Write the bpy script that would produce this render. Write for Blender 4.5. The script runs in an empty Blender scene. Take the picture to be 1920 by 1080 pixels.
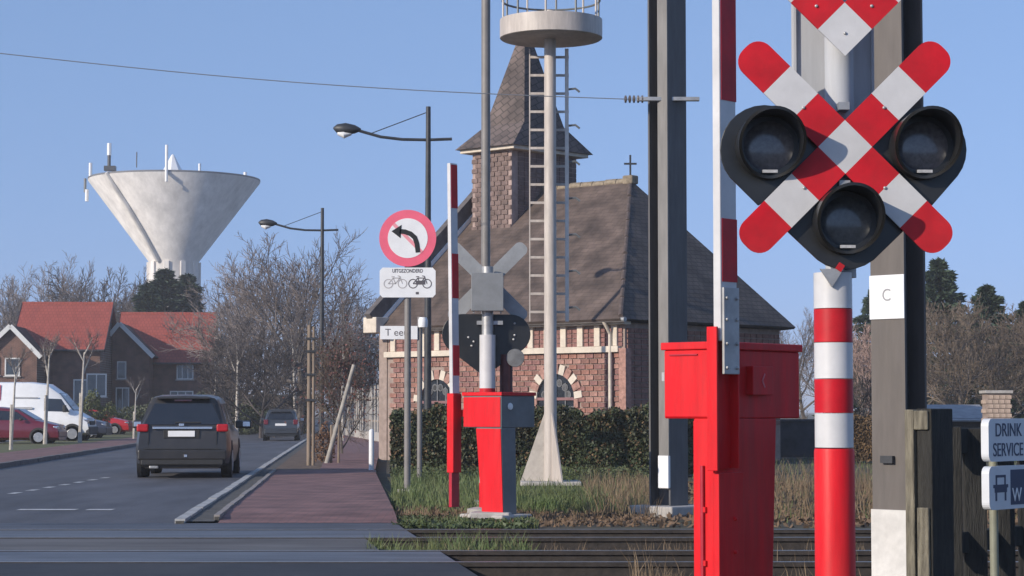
import bpy, math, random
import numpy as np
from mathutils import Vector, Matrix

# ------------------------------------------------------------------ camera, sky, sun, exposure
S = bpy.context.scene
COL = S.collection
F = 3990.0                      # focal length in photo pixels (1920 wide)
CAMZ = 1.30
PITCH = math.atan(232 / F)
cam_d = bpy.data.cameras.new('camera')
cam_d.sensor_width = 36.0
cam_d.lens = 36.0 * F / 1920.0
cam_d.clip_start = 0.1
cam_d.clip_end = 20000
cam = bpy.data.objects.new('camera', cam_d)
COL.objects.link(cam)
cam.location = (0, 0, CAMZ)
cam.rotation_euler = (math.pi / 2 + PITCH, 0, 0)
S.camera = cam

SUN_AZ = math.radians(52)       # left of straight behind the camera
SUN_EL = math.radians(21)
W = bpy.data.worlds.new('World')
S.world = W
W.use_nodes = True
nt = W.node_tree
nt.nodes.clear()
sky = nt.nodes.new('ShaderNodeTexSky')
sky.sky_type = 'NISHITA'
sky.sun_disc = False
sky.sun_elevation = SUN_EL
sky.sun_rotation = math.radians(232)
sky.altitude = 0
sky.air_density = 1.0
sky.dust_density = 0.35
sky.ozone_density = 3.0
tint = nt.nodes.new('ShaderNodeMix')
tint.data_type = 'RGBA'
tint.blend_type = 'MULTIPLY'
tint.inputs[0].default_value = 1.0
tint.inputs[7].default_value = (1.31, 1.23, 1.23, 1)
bg = nt.nodes.new('ShaderNodeBackground')
bg.inputs['Strength'].default_value = 0.15
wo = nt.nodes.new('ShaderNodeOutputWorld')
# the photograph's sky is even down to the skyline: sample the sky a little higher everywhere
tcw = nt.nodes.new('ShaderNodeTexCoord')
lift = nt.nodes.new('ShaderNodeVectorMath'); lift.operation = 'ADD'; lift.inputs[1].default_value = (0, 0, 0.38)
nrm = nt.nodes.new('ShaderNodeVectorMath'); nrm.operation = 'NORMALIZE'
nt.links.new(tcw.outputs['Generated'], lift.inputs[0]); nt.links.new(lift.outputs[0], nrm.inputs[0]); nt.links.new(nrm.outputs[0], sky.inputs[0])
nt.links.new(sky.outputs[0], tint.inputs[6])
nt.links.new(tint.outputs[2], bg.inputs['Color'])
nt.links.new(bg.outputs[0], wo.inputs['Surface'])

sun_d = bpy.data.lights.new('sun', 'SUN')
sun_d.energy = 3.3
sun_d.angle = math.radians(0.55)
sun_d.color = (1.0, 0.90, 0.76)
sun = bpy.data.objects.new('sun', sun_d)
COL.objects.link(sun)
to_sun = Vector((-math.sin(SUN_AZ) * math.cos(SUN_EL), -math.cos(SUN_AZ) * math.cos(SUN_EL), math.sin(SUN_EL)))
sun.rotation_euler = to_sun.to_track_quat('Z', 'Y').to_euler()

S.view_settings.view_transform = 'Standard'
S.view_settings.look = 'None'
S.view_settings.exposure = 0.5
S.view_settings.gamma = 1.0

# ------------------------------------------------------------------ measuring helpers
def P(px, py, d):
    """world point seen at photo pixel (px, py) in the plane y = d"""
    u = (px - 960) / F
    w = (540 - py) / F
    yy = math.cos(PITCH) - w * math.sin(PITCH)
    zz = math.sin(PITCH) + w * math.cos(PITCH)
    k = d / yy
    return Vector((u * k, d, CAMZ + zz * k))

def X(px, d): return P(px, 700, d).x
def Z(py, d): return P(960, py, d).z

def gz(y): return 0.0

# ------------------------------------------------------------------ materials
MATS = {}
def mat(name, col, rough=0.6, var=0.15, scale=8.0, metal=0.0, bump=0.0, bscale=None, col2=None, spec=None, emit=None, dirt=0.0, coat=0.0, stretch=None):
    if name in MATS: return MATS[name]
    m = bpy.data.materials.new(name)
    m.use_nodes = True
    n = m.node_tree; b = n.nodes['Principled BSDF']
    tc = n.nodes.new('ShaderNodeTexCoord')
    src = tc.outputs['Object']
    if stretch:
        mp = n.nodes.new('ShaderNodeMapping'); mp.inputs['Scale'].default_value = stretch
        n.links.new(src, mp.inputs[0]); src = mp.outputs[0]
    nz = n.nodes.new('ShaderNodeTexNoise'); nz.inputs['Scale'].default_value = scale
    nz.inputs['Detail'].default_value = 6; nz.inputs['Roughness'].default_value = 0.65
    n.links.new(src, nz.inputs['Vector'])
    r = n.nodes.new('ShaderNodeValToRGB')
    c2 = col2 if col2 else tuple(max(0, c * (1 - var * 1.6)) for c in col)
    c1 = col if col2 else tuple(min(1, c * (1 + var)) for c in col)
    r.color_ramp.elements[0].position = 0.32; r.color_ramp.elements[1].position = 0.68
    r.color_ramp.elements[0].color = (*c2, 1); r.color_ramp.elements[1].color = (*c1, 1)
    n.links.new(nz.outputs['Fac'], r.inputs[0])
    out = r.outputs[0]
    if dirt > 0:
        n2 = n.nodes.new('ShaderNodeTexNoise'); n2.inputs['Scale'].default_value = scale * 0.23
        n2.inputs['Detail'].default_value = 8; n2.inputs['Roughness'].default_value = 0.7
        n.links.new(src, n2.inputs['Vector'])
        r2 = n.nodes.new('ShaderNodeValToRGB'); r2.color_ramp.elements[0].position = 0.42; r2.color_ramp.elements[1].position = 0.7
        r2.color_ramp.elements[0].color = (0, 0, 0, 1); r2.color_ramp.elements[1].color = (dirt, dirt, dirt, 1)
        n.links.new(n2.outputs['Fac'], r2.inputs[0])
        mx = n.nodes.new('ShaderNodeMix'); mx.data_type = 'RGBA'
        mx.inputs[7].default_value = (0.09, 0.075, 0.06, 1)
        n.links.new(r2.outputs[0], mx.inputs[0]); n.links.new(out, mx.inputs[6]); out = mx.outputs[2]
    n.links.new(out, b.inputs['Base Color'])
    b.inputs['Roughness'].default_value = rough
    b.inputs['Metallic'].default_value = metal
    if spec is not None: b.inputs['Specular IOR Level'].default_value = spec
    if coat: b.inputs['Coat Weight'].default_value = coat; b.inputs['Coat Roughness'].default_value = 0.08
    if bump:
        n3 = n.nodes.new('ShaderNodeTexNoise'); n3.inputs['Scale'].default_value = bscale or scale * 4
        n3.inputs['Detail'].default_value = 5
        n.links.new(src, n3.inputs['Vector'])
        bp = n.nodes.new('ShaderNodeBump'); bp.inputs['Strength'].default_value = bump; bp.inputs['Distance'].default_value = 0.02
        n.links.new(n3.outputs['Fac'], bp.inputs['Height']); n.links.new(bp.outputs[0], b.inputs['Normal'])
    if emit:
        b.inputs['Emission Color'].default_value = (*emit[0], 1); b.inputs['Emission Strength'].default_value = emit[1]
    MATS[name] = m
    return m

def brick_mat(name, c1, c2, mortar, bw, bh, msize=0.012, rough=0.85, bump=0.5, rot=(0, 0, 0), coord='Object', var=.8):
    m = bpy.data.materials.new(name); m.use_nodes = True
    n = m.node_tree; b = n.nodes['Principled BSDF']
    tc = n.nodes.new('ShaderNodeTexCoord'); mp = n.nodes.new('ShaderNodeMapping')
    mp.inputs['Rotation'].default_value = rot
    n.links.new(tc.outputs[coord], mp.inputs[0])
    bt = n.nodes.new('ShaderNodeTexBrick')
    bt.inputs['Color1'].default_value = (*c1, 1); bt.inputs['Color2'].default_value = (*c2, 1); bt.inputs['Mortar'].default_value = (*mortar, 1)
    bt.inputs['Scale'].default_value = 1.0; bt.inputs['Brick Width'].default_value = bw; bt.inputs['Row Height'].default_value = bh
    bt.inputs['Mortar Size'].default_value = msize; bt.inputs['Bias'].default_value = 0.0
    n.links.new(mp.outputs[0], bt.inputs['Vector'])
    nz = n.nodes.new('ShaderNodeTexNoise'); nz.inputs['Scale'].default_value = 1.7; nz.inputs['Detail'].default_value = 7
    n.links.new(tc.outputs[coord], nz.inputs['Vector'])
    r = n.nodes.new('ShaderNodeValToRGB'); r.color_ramp.elements[0].color = (1 - var * .55, 1 - var * .55, 1 - var * .55, 1); r.color_ramp.elements[1].color = (1 + var * .25, 1 + var * .24, 1 + var * .22, 1)
    r.color_ramp.elements[0].position = .3; r.color_ramp.elements[1].position = .7
    n.links.new(nz.outputs['Fac'], r.inputs[0])
    mx = n.nodes.new('ShaderNodeMix'); mx.data_type = 'RGBA'; mx.blend_type = 'MULTIPLY'; mx.inputs[0].default_value = 1
    n.links.new(bt.outputs['Color'], mx.inputs[6]); n.links.new(r.outputs[0], mx.inputs[7])
    n.links.new(mx.outputs[2], b.inputs['Base Color'])
    bp = n.nodes.new('ShaderNodeBump'); bp.invert = True; bp.inputs['Strength'].default_value = bump; bp.inputs['Distance'].default_value = 0.01
    n.links.new(bt.outputs['Fac'], bp.inputs['Height']); n.links.new(bp.outputs[0], b.inputs['Normal'])
    b.inputs['Roughness'].default_value = rough
    return m

RED = mat('signal red paint', (0.54, 0.008, 0.018), 0.45, 0.14, 5, dirt=0.22, bump=0.03, bscale=30, spec=.25)
REDM = mat('machine red paint', (0.70, 0.009, 0.017), 0.45, 0.12, 3.5, dirt=0.36, bump=0.05, bscale=30, spec=.22, stretch=(3, 3, .45))
WHITE = mat('white paint', (0.60, 0.59, 0.59), 0.35, 0.06, 4, dirt=0.22, bump=0.02, bscale=30)
PLATEW = mat('white enamel', (0.80, 0.80, 0.80), 0.35, 0.03, 6, dirt=0.10)
BLACK = mat('black lacquer', (0.014, 0.015, 0.016), 0.32, 0.25, 5, dirt=0.15)
LENS = mat('dark lens glass', (0.105, 0.112, 0.12), 0.18, 0.22, 40, spec=0.6, coat=0.3)
LENSC = mat('clear lens glass', (0.15, 0.14, 0.148), 0.18, 0.22, 40, spec=0.6, coat=0.4)
GALV = mat('galvanised steel', (0.42, 0.42, 0.42), 0.48, 0.14, 7, metal=0.55, dirt=0.2)
ALU = mat('dull aluminium', (0.44, 0.45, 0.47), 0.75, 0.06, 4, metal=0.0, dirt=0.15, stretch=(6, 6, .5))
GREYP = mat('grey paint', (0.14, 0.15, 0.155), 0.45, 0.12, 4, dirt=0.2)
DARKM = mat('dark steel', (0.035, 0.037, 0.042), 0.5, 0.25, 5)
MASTM = mat('weathered mast paint', (0.120, 0.104, 0.094), 0.62, 0.12, 3, dirt=0.35, stretch=(4, 4, .6))
MASTD = mat('dark mast paint', (0.11, 0.107, 0.108), 0.6, 0.15, 3, dirt=0.35, stretch=(4, 4, .6))
CREAMP = mat('cream mast paint', (0.52, 0.46, 0.41), 0.5, 0.10, 5, dirt=0.3, stretch=(3, 3, .5))
CONC = mat('weathered concrete', (0.46, 0.43, 0.40), 0.85, 0.16, 5, dirt=0.3, bump=0.3)
WOODL = mat('mossy old wood', (0.19, 0.17, 0.125), 0.85, 0.35, 9, dirt=0.5, bump=0.5, stretch=(5, 5, .7))
WOODD = mat('dark creosoted wood', (0.022, 0.021, 0.018), 0.8, 0.4, 7, bump=0.5, stretch=(5, 5, .7))
WOODP = mat('grey brown wood pole', (0.26, 0.20, 0.15), 0.85, 0.25, 6, dirt=0.3, stretch=(5, 5, .5))
RUST = mat('rusty rail', (0.035, 0.027, 0.022), 0.75, 0.3, 12, bump=0.2)
RAILT = mat('polished rail head', (0.30, 0.31, 0.33), 0.35, 0.15, 9, metal=0.7)
SLEEP = mat('sleeper wood', (0.06, 0.05, 0.042), 0.9, 0.3, 6, bump=0.4)

# ------------------------------------------------------------------ mesh helpers
class MB:
    def __init__(s): s.v = []; s.f = []
    def add(s, vs, fs):
        o = len(s.v); s.v += [tuple(v) for v in vs]; s.f += [tuple(i + o for i in f) for f in fs]; return s
    def box(s, c, sz, M=None, taper=None):
        c = Vector(c); hx, hy, hz = sz[0] / 2, sz[1] / 2, sz[2] / 2
        tx, ty = taper if taper else (1, 1)
        vs = []
        for z, kx, ky in ((-hz, 1, 1), (hz, tx, ty)):
            for x, y in ((-hx, -hy), (hx, -hy), (hx, hy), (-hx, hy)):
                p = Vector((x * kx, y * ky, z))
                if M: p = M @ p
                vs.append(p + c)
        return s.add(vs, [(3, 2, 1, 0), (4, 5, 6, 7), (0, 1, 5, 4), (1, 2, 6, 5), (2, 3, 7, 6), (3, 0, 4, 7)])
    def tube(s, pts, rad, n=10, cap=True):
        pts = [Vector(p) for p in pts]
        if not isinstance(rad, (list, tuple)): rad = [rad] * len(pts)
        vs = []; fs = []
        for i, p in enumerate(pts):
            d = (pts[min(i + 1, len(pts) - 1)] - pts[max(i - 1, 0)]).normalized()
            a = d.cross(Vector((0, 0, 1)) if abs(d.z) < .95 else Vector((1, 0, 0))).normalized(); b = d.cross(a)
            for k in range(n):
                t = 2 * math.pi * k / n
                vs.append(p + (a * math.cos(t) + b * math.sin(t)) * rad[i])
        for i in range(len(pts) - 1):
            for k in range(n):
                fs.append((i * n + k, (i + 1) * n + k, (i + 1) * n + (k + 1) % n, i * n + (k + 1) % n))
        if cap:
            fs.append(tuple(range(n))); fs.append(tuple(reversed(range((len(pts) - 1) * n, len(pts) * n))))
        return s.add(vs, fs)
    def lathe(s, prof, c=(0, 0, 0), n=32, M=None):
        vs = []; fs = []; c = Vector(c)
        for r, z in prof:
            for k in range(n):
                t = 2 * math.pi * k / n
                p = Vector((r * math.cos(t), r * math.sin(t), z))
                if M: p = M @ p
                vs.append(p + c)
        for i in range(len(prof) - 1):
            for k in range(n):
                fs.append((i * n + k, i * n + (k + 1) % n, (i + 1) * n + (k + 1) % n, (i + 1) * n + k))
        fs.append(tuple(reversed(range(n)))); fs.append(tuple(range((len(prof) - 1) * n, len(prof) * n)))
        return s.add(vs, fs)
    def prism(s, poly, h, M=None, c=(0, 0, 0)):
        """poly in local xy (counter-clockwise), extruded h along local z, then M"""
        n = len(poly); c = Vector(c); vs = []
        for z in (0, h):
            for x, y in poly:
                p = Vector((x, y, z))
                if M: p = M @ p
                vs.append(p + c)
        fs = [tuple(reversed(range(n))), tuple(range(n, 2 * n))] + [(i, (i + 1) % n, n + (i + 1) % n, n + i) for i in range(n)]
        return s.add(vs, fs)
    def mesh(s, name):
        me = bpy.data.meshes.new(name); me.from_pydata(s.v, [], s.f); me.update(); return me
    def build(s, name, m, parent=None, bevel=0, smooth=False, loc=None, sub=0):
        o = bpy.data.objects.new(name, s.mesh(name)); COL.objects.link(o)
        if m: o.data.materials.append(m)
        if parent: o.parent = parent
        if loc is not None: o.location = loc
        if bevel:
            b = o.modifiers.new('bevel', 'BEVEL'); b.width = bevel; b.segments = 2; b.limit_method = 'ANGLE'; b.angle_limit = math.radians(40)
        if sub:
            u = o.modifiers.new('sub', 'SUBSURF'); u.levels = sub; u.render_levels = sub
        if smooth:
            o.data.polygons.foreach_set('use_smooth', [True] * len(o.data.polygons))
            if smooth != 'all':
                try: o.data.set_sharp_from_angle(angle=math.radians(38))
                except Exception: pass
        return o

def np_obj(name, V, Fc, m, parent=None, smooth=False):
    me = bpy.data.meshes.new(name)
    me.from_pydata(V.tolist() if hasattr(V, 'tolist') else V, [], Fc.tolist() if hasattr(Fc, 'tolist') else Fc); me.update()
    o = bpy.data.objects.new(name, me); COL.objects.link(o); me.materials.append(m)
    if parent: o.parent = parent
    return o

def tag(o, label=None, cat=None, group=None, kind=None):
    if label: o['label'] = label
    if cat: o['category'] = cat
    if group: o['group'] = group
    if kind: o['kind'] = kind
    return o

def thing(name, label, cat, loc=(0, 0, 0), rz=0, group=None):
    o = bpy.data.objects.new(name, None); COL.objects.link(o); o.empty_display_size = .2
    o.location = loc; o.rotation_euler = (0, 0, rz)
    return tag(o, label, cat, group)

def copy_tree(o, parent=None):
    c = o.copy(); COL.objects.link(c)
    if parent: c.parent = parent
    for ch in list(o.children): copy_tree(ch, c)
    return c

def text_obj(name, body, size, m, parent, loc, rot=(math.pi / 2, 0, 0), extrude=0.001, sx=1.0, bold=0.0, align='CENTER'):
    cu = bpy.data.curves.new(name, 'FONT'); cu.body = body; cu.size = size; cu.extrude = extrude; cu.offset = bold
    cu.align_x = align; cu.align_y = 'CENTER'
    t = bpy.data.objects.new(name, cu); COL.objects.link(t)
    bpy.context.view_layer.update()
    me = bpy.data.meshes.new_from_object(t.evaluated_get(bpy.context.evaluated_depsgraph_get()))
    bpy.data.objects.remove(t); bpy.data.curves.remove(cu)
    o = bpy.data.objects.new(name, me); COL.objects.link(o); me.materials.clear(); me.materials.append(m)
    o.parent = parent; o.location = loc; o.rotation_euler = rot; o.scale = (sx, 1, 1)
    return o

RX = Matrix.Rotation(math.pi / 2, 3, 'X')       # local xy drawing -> faces -Y, x right, y up, extrude toward -Y... (z -> -y)
def RZ(a): return Matrix.Rotation(a, 3, 'Z')

def hull(pts):
    pts = sorted(set(pts))
    def half(ps):
        h = []
        for p in ps:
            while len(h) >= 2 and (h[-1][0] - h[-2][0]) * (p[1] - h[-2][1]) - (h[-1][1] - h[-2][1]) * (p[0] - h[-2][0]) <= 0: h.pop()
            h.append(p)
        return h[:-1]
    return half(pts) + half(pts[::-1])

def circ(cx, cy, r, n=28, a0=0, a1=2 * math.pi):
    return [(cx + r * math.cos(a0 + (a1 - a0) * k / n), cy + r * math.sin(a0 + (a1 - a0) * k / n)) for k in range(n)]

# ================================================================== THE SETTING
def KR(y): return -3.93 - 0.0764 * (y - 24.9)       # right kerb line
ROADW = 6.0
def KL(y): return KR(y) - ROADW
YAW_ROAD = math.atan(0.0764)

def sheet(name, xl, xr, ys, dz, m, nx=1):
    vs = []; fs = []
    for y in ys:
        h = dz(y) if callable(dz) else dz
        for k in range(nx + 1):
            t = k / nx
            vs.append((xl(y) * (1 - t) + xr(y) * t, y, gz(y) + h))
    for i in range(len(ys) - 1):
        for k in range(nx):
            a = i * (nx + 1) + k
            fs.append((a, a + 1, a + nx + 2, a + nx + 1))
    mb = MB(); mb.v = vs; mb.f = fs
    o = mb.build(name, m)
    return tag(o, kind='structure')

def frange(a, b, st):
    n = max(1, int(round((b - a) / st)))
    return [a + (b - a) * i / n for i in range(n + 1)]

M_GROUND = mat('winter meadow soil', (0.075, 0.072, 0.038), 0.95, 0.3, 1.2, col2=(0.05, 0.037, 0.024), bump=0.6, bscale=9)
M_ASPH = mat('worn asphalt', (0.082, 0.082, 0.092), 0.7, 0.30, .9, bump=0.35, bscale=50, dirt=0.30, stretch=(1, .2, 1))
M_ASPH2 = mat('crossing rubber panel', (0.074, 0.076, 0.086), 0.55, 0.30, 1.4, bump=0.4, bscale=40, dirt=0.40, stretch=(.5, 1.6, 1))
M_PAVE = brick_mat('dark red clay pavers', (0.25, 0.125, 0.112), (0.205, 0.105, 0.096), (0.14, 0.09, 0.082), 0.22, 0.11, 0.010, 0.8, 0.4)
M_KERB = mat('concrete kerb', (0.42, 0.42, 0.41), 0.8, 0.18, 6, dirt=0.35, bump=0.2)
M_STRIP = mat('dirty gutter strip', (0.085, 0.08, 0.072), 0.9, 0.3, 6, bump=0.4)
M_MARK = mat('worn road paint', (0.55, 0.55, 0.55), 0.7, 0.25, 9, dirt=0.55)
M_EDGE = mat('concrete edging', (0.30, 0.27, 0.25), 0.85, 0.2, 6, dirt=0.3)
M_GRASSV = mat('mown verge', (0.12, 0.135, 0.045), 0.95, 0.3, 2.5, col2=(0.10, 0.085, 0.04), bump=0.5, bscale=30)
M_SOIL = mat('bare soil', (0.13, 0.088, 0.06), 0.95, 0.3, 4, bump=0.6, bscale=20)

# ground: one sheet out to the horizon, trough for the track bed
gy = [-300, -60, 0, 10, 15.5, 16.6, 17.2, 24.2, 24.9, 26] + frange(27, 72, 3)[0:] + [90, 130, 200, 400, 900, 2000, 3500]
gx = [-2500, -1200, -300, -80, -30, -12, -6, -2, 0, 3, 6, 12, 30, 80, 300, 1200, 2500]
gv = []; gf = []
for y in gy:
    for x in gx:
        z = gz(y) - 0.06
        if 16.9 < y < 24.6: z = -0.27
        if y < 16.9: z = -0.16
        gv.append((x, y, z))
for i in range(len(gy) - 1):
    for k in range(len(gx) - 1):
        a = i * len(gx) + k
        gf.append((a, a + 1, a + len(gx) + 1, a + len(gx)))
mb = MB(); mb.v = gv; mb.f = gf
tag(mb.build('ground', M_GROUND), kind='structure')

ysr = frange(25.0, 80, 2.5) + [100, 130, 170, 230, 320]
sheet('road', KL, KR, ysr, 0.0, M_ASPH, 3)
sheet('near_road', KL, lambda y: KR(y) + 0.6, [-120, -20, 0, 8, 16.9], -0.015, M_ASPH, 3)
def strip_w(y): return 0.42 if y < 66 else 1.35
sheet('gutter_strip', lambda y: KR(y) + .13, lambda y: KR(y) + 0.45, ysr, 0.02, M_STRIP)
sheet('soil_verge', lambda y: KR(y) + .40, lambda y: KR(y) + 1.42, frange(46, 110, 6), 0.035, M_SOIL, 2)
def pav_r(y): return -1.48 - 0.0778 * (y - 26.9) + (0 if y < 45 else (y - 45) * .02)
sheet('pavement', lambda y: KR(y) + .5, pav_r, [25.0, 25.6, 26.4] + frange(27.5, 45.9, 2.5), lambda y: .004 + .046 * min(1, (y - 25.0) / 1.6), M_PAVE, 2)
sheet('far_pavement', lambda y: KR(y) + 1.4, pav_r, frange(46.0, 76, 2.5) + [100, 140, 180, 230], 0.052, M_PAVE, 2)

# kerb stones (right side of the street), edging stones along the pavement
def stone_run(name, stone, xf, y0, y1, ln, wdt, hgt, top, m):
    bed = MB()
    ys = frange(y0, y1, 5)
    for i in range(len(ys) - 1):
        a, b = ys[i], ys[i + 1]
        z0, z1 = gz(a), gz(b)
        w = wdt * .4
        bed.add([(xf(a) - w, a, z0 - .08), (xf(a) + w, a, z0 - .08), (xf(b) + w, b, z1 - .08), (xf(b) - w, b, z1 - .08),
                 (xf(a) - w, a, z0 + top - .02), (xf(a) + w, a, z0 + top - .02), (xf(b) + w, b, z1 + top - .02), (xf(b) - w, b, z1 + top - .02)],
                [(4, 5, 6, 7), (0, 1, 5, 4), (1, 2, 6, 5), (2, 3, 7, 6), (3, 0, 4, 7)])
    root = tag(bed.build(name, M_STRIP), kind='structure')
    me = MB().box((0, 0, -hgt / 2), (wdt, ln - .014, hgt)).mesh(stone); me.materials.append(m)
    rr = random.Random(5)
    n = min(150, int((y1 - y0) / ln))
    for i in range(n):
        y = y0 + ln * (i + .5)
        o = bpy.data.objects.new(stone, me); COL.objects.link(o); o.parent = root
        o.location = (xf(y) + rr.uniform(-.006, .006), y, gz(y) + top + rr.uniform(-.005, .005))
        sl = (gz(y + .5) - gz(y - .5))
        o.rotation_euler = (math.atan(sl), rr.uniform(-.012, .012), YAW_ROAD)
    return root
stone_run('kerb', 'kerb_stone', lambda y: KR(y) + .06, 24.9, 120, 1.0, .12, .3, .05, M_KERB)
stone_run('pavement_edging', 'edging_stone', lambda y: KR(y) + .46, 25.4, 45.5, 1.0, .07, .2, .075, M_EDGE)
stone_run('far_kerb', 'kerb_stone', lambda y: KL(y) - .06, 32, 150, 1.0, .16, .3, .11, mat('grimy kerb', (0.16, 0.15, 0.15), 0.85, 0.25, 5, dirt=0.4))
sheet('left_pavement', lambda y: KL(y) - 2.2, lambda y: KL(y) - .14, [30, 45, 60, 72, 90, 130, 190, 300], 0.09, M_PAVE, 2)
sheet('grass_verge', lambda y: KL(y) - 5.6, lambda y: KL(y) - 2.2, [30, 45, 60, 72, 90, 130, 190, 300], 0.085, M_GRASSV, 2)
sheet('parking_yard', lambda y: KL(y) - 40, lambda y: KL(y) - 5.6, [80, 90, 130, 190, 300], 0.03, mat('yard paving', (0.085, 0.085, 0.088), 0.8, 0.2, 2), 2)

# painted markings
def mark(name, x0, x1, y0, y1, skew=True):
    ys = frange(y0, y1, 1.0)
    o = sheet(name, lambda y: x0 + ((KR(y) - KR(y0)) if skew else 0), lambda y: x1 + ((KR(y) - KR(y0)) if skew else 0), ys, 0.005, M_MARK)
    return o
for k in range(7):
    y0 = 33.8 + 1.32 * k
    mark('road_marking', -8.0 - .012 * k, -7.86 - .012 * k, y0, y0 + .55, False)
d_sl = 28.2
mark('road_marking', X(32, d_sl), X(143, d_sl), d_sl, d_sl + .32, False)
mark('road_marking', X(162, d_sl), X(211, d_sl), d_sl, d_sl + .32, False)

# level-crossing deck: separate panels with grooves beside the rails
RAILS = [18.5, 20.0, 22.1, 23.6]
def deck_edge(y): return -1.35 + (25 - y) * 0.137
deck = MB().box((-8.4, 21.0, -.21), (14.4, 8.2, .2)).build('crossing_deck', M_ASPH2); tag(deck, kind='structure')
DECKM = [mat('black rubber panel', (0.022, 0.022, 0.024), 0.7, 0.3, 2, bump=.3, dirt=.3), mat('blue grey crossing panel', (0.115, 0.122, 0.138), 0.5, 0.30, 1.4, bump=0.4, bscale=40, dirt=0.35, stretch=(.4, 1.8, 1)),
         mat('brown grey crossing asphalt', (0.125, 0.118, 0.114), 0.7, 0.30, 1.4, bump=0.5, bscale=40, dirt=0.5, stretch=(.4, 1.8, 1)), mat('blue grey crossing panel', (0.115, 0.122, 0.138)), M_ASPH2]
segs = [(16.95, 18.45), (18.56, 19.95), (20.05, 22.05), (22.16, 23.55), (23.65, 25.0)]
rr = random.Random(3)
for si, (a, b) in enumerate(segs):
    x1 = deck_edge((a + b) / 2) - (.55 if si == 2 else 0) + (.9 if si in (1, 3) else 0) * 0; k = 0
    while x1 > -14:
        wl = 5.4
        x0 = x1 - wl
        sk = .137 * (b - a) / 2
        poly = [(x0 + .004 + sk, a), (x1 - .004 + sk, a), (x1 - .004 - sk, b), (x0 + .004 - sk, b)]
        o = MB().prism(poly, .11, None, (0, 0, -.11 + rr.uniform(-.004, .002))).build('crossing_panel', DECKM[si], deck, bevel=.012)
        x1 = x0

# railway tracks: rails, sleepers, fastenings
def rail_profile():
    return [(-.07, -.17), (.07, -.17), (.07, -.157), (.012, -.145), (.009, -.05), (.035, -.038), (.035, -.004), (.028, 0), (-.028, 0), (-.035, -.004), (-.035, -.038), (-.009, -.05), (-.012, -.145), (-.07, -.157)]
sl_me = MB().box((0, 0, 0), (.24, 2.5, .14)).mesh('sleeper'); sl_me.materials.append(SLEEP)
ck_me = MB().box((0, 0, 0), (.12, .26, .05)).box((.0, .09, .04), (.05, .05, .05)).box((0, -.09, .04), (.05, .05, .05)).mesh('rail_chair'); ck_me.materials.append(RUST)
for (ya, yb, lab) in ((18.5, 20.0, 'railway track nearest the camera, rusty dark rails on ballast'), (22.1, 23.6, 'railway track on the far side, in front of the grassy bank')):
    tr = thing('railway_track', lab, 'track', (0, (ya + yb) / 2, 0))
    for yy in (ya, yb):
        # drawn in (y,z), extruded along x
        Mx = Matrix(((0, 0, 1), (1, 0, 0), (0, 1, 0)))
        r_ = MB().prism(rail_profile(), 70.0, Mx, (-35, yy - (ya + yb) / 2, 0.004)).build('rail', RUST, tr)
        MB().box((0, yy - (ya + yb) / 2, .0056), (70, .046, .003)).build('rail_head', RAILT, r_)
    for k in range(26):
        x = -1.2 + .6 * k
        if x < deck_edge(ya) + .2: continue
        o = bpy.data.objects.new('sleeper', sl_me); COL.objects.link(o); o.parent = tr
        o.location = (x, rr.uniform(-.03, .03), -.245); o.rotation_euler = (0, 0, rr.uniform(-.02, .02))
        for yy in (ya, yb):
            c = bpy.data.objects.new('rail_chair', ck_me); COL.objects.link(c); c.parent = tr; c.location = (x, yy - (ya + yb) / 2, -.165)

# ballast stones (nobody could count them)
def stones(name, n, xr_, yr_, zf, size, m, seed):
    g = np.random.default_rng(seed)
    base = np.array([(1, 0, 0), (-1, 0, 0), (0, 1, 0), (0, -1, 0), (0, 0, .8), (0, 0, -.8)], float)
    tri = np.array([(0, 2, 4), (2, 1, 4), (1, 3, 4), (3, 0, 4), (2, 0, 5), (1, 2, 5), (3, 1, 5), (0, 3, 5)])
    c = np.stack([g.uniform(*xr_, n), g.uniform(*yr_, n), np.zeros(n)], 1)
    keep = c[:, 0] > (-1.35 + (25 - c[:, 1]) * .137)
    c = c[keep]; n = len(c)
    c[:, 2] = [zf(y) for y in c[:, 1]] + g.uniform(-.02, .03, n)
    s = g.uniform(*size, n)[:, None, None]
    jit = g.uniform(.6, 1.35, (n, 6, 3))
    a = g.uniform(0, 6.28, n); R = np.zeros((n, 3, 3)); R[:, 0, 0] = np.cos(a); R[:, 0, 1] = -np.sin(a); R[:, 1, 0] = np.sin(a); R[:, 1, 1] = np.cos(a); R[:, 2, 2] = 1
    V = (base[None] * jit * s) @ R.transpose(0, 2, 1) + c[:, None, :]
    Fc = (tri[None] + 6 * np.arange(n)[:, None, None]).reshape(-1, 3)
    return np_obj(name, V.reshape(-1, 3), Fc, m)
M_BALL = mat('grey brown ballast', (0.16, 0.145, 0.13), 0.9, 0.4, 3.5, col2=(0.055, 0.048, 0.042))
def bal_z(y):
    if y < 17.6: return -.17
    return -.185
tag(stones('ballast', 26000, (-1.6, 8.5), (16.5, 25.0), bal_z, (.018, .042), M_BALL, 1), 'loose grey brown ballast stones between the rails', 'ballast', kind='stuff')

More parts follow.
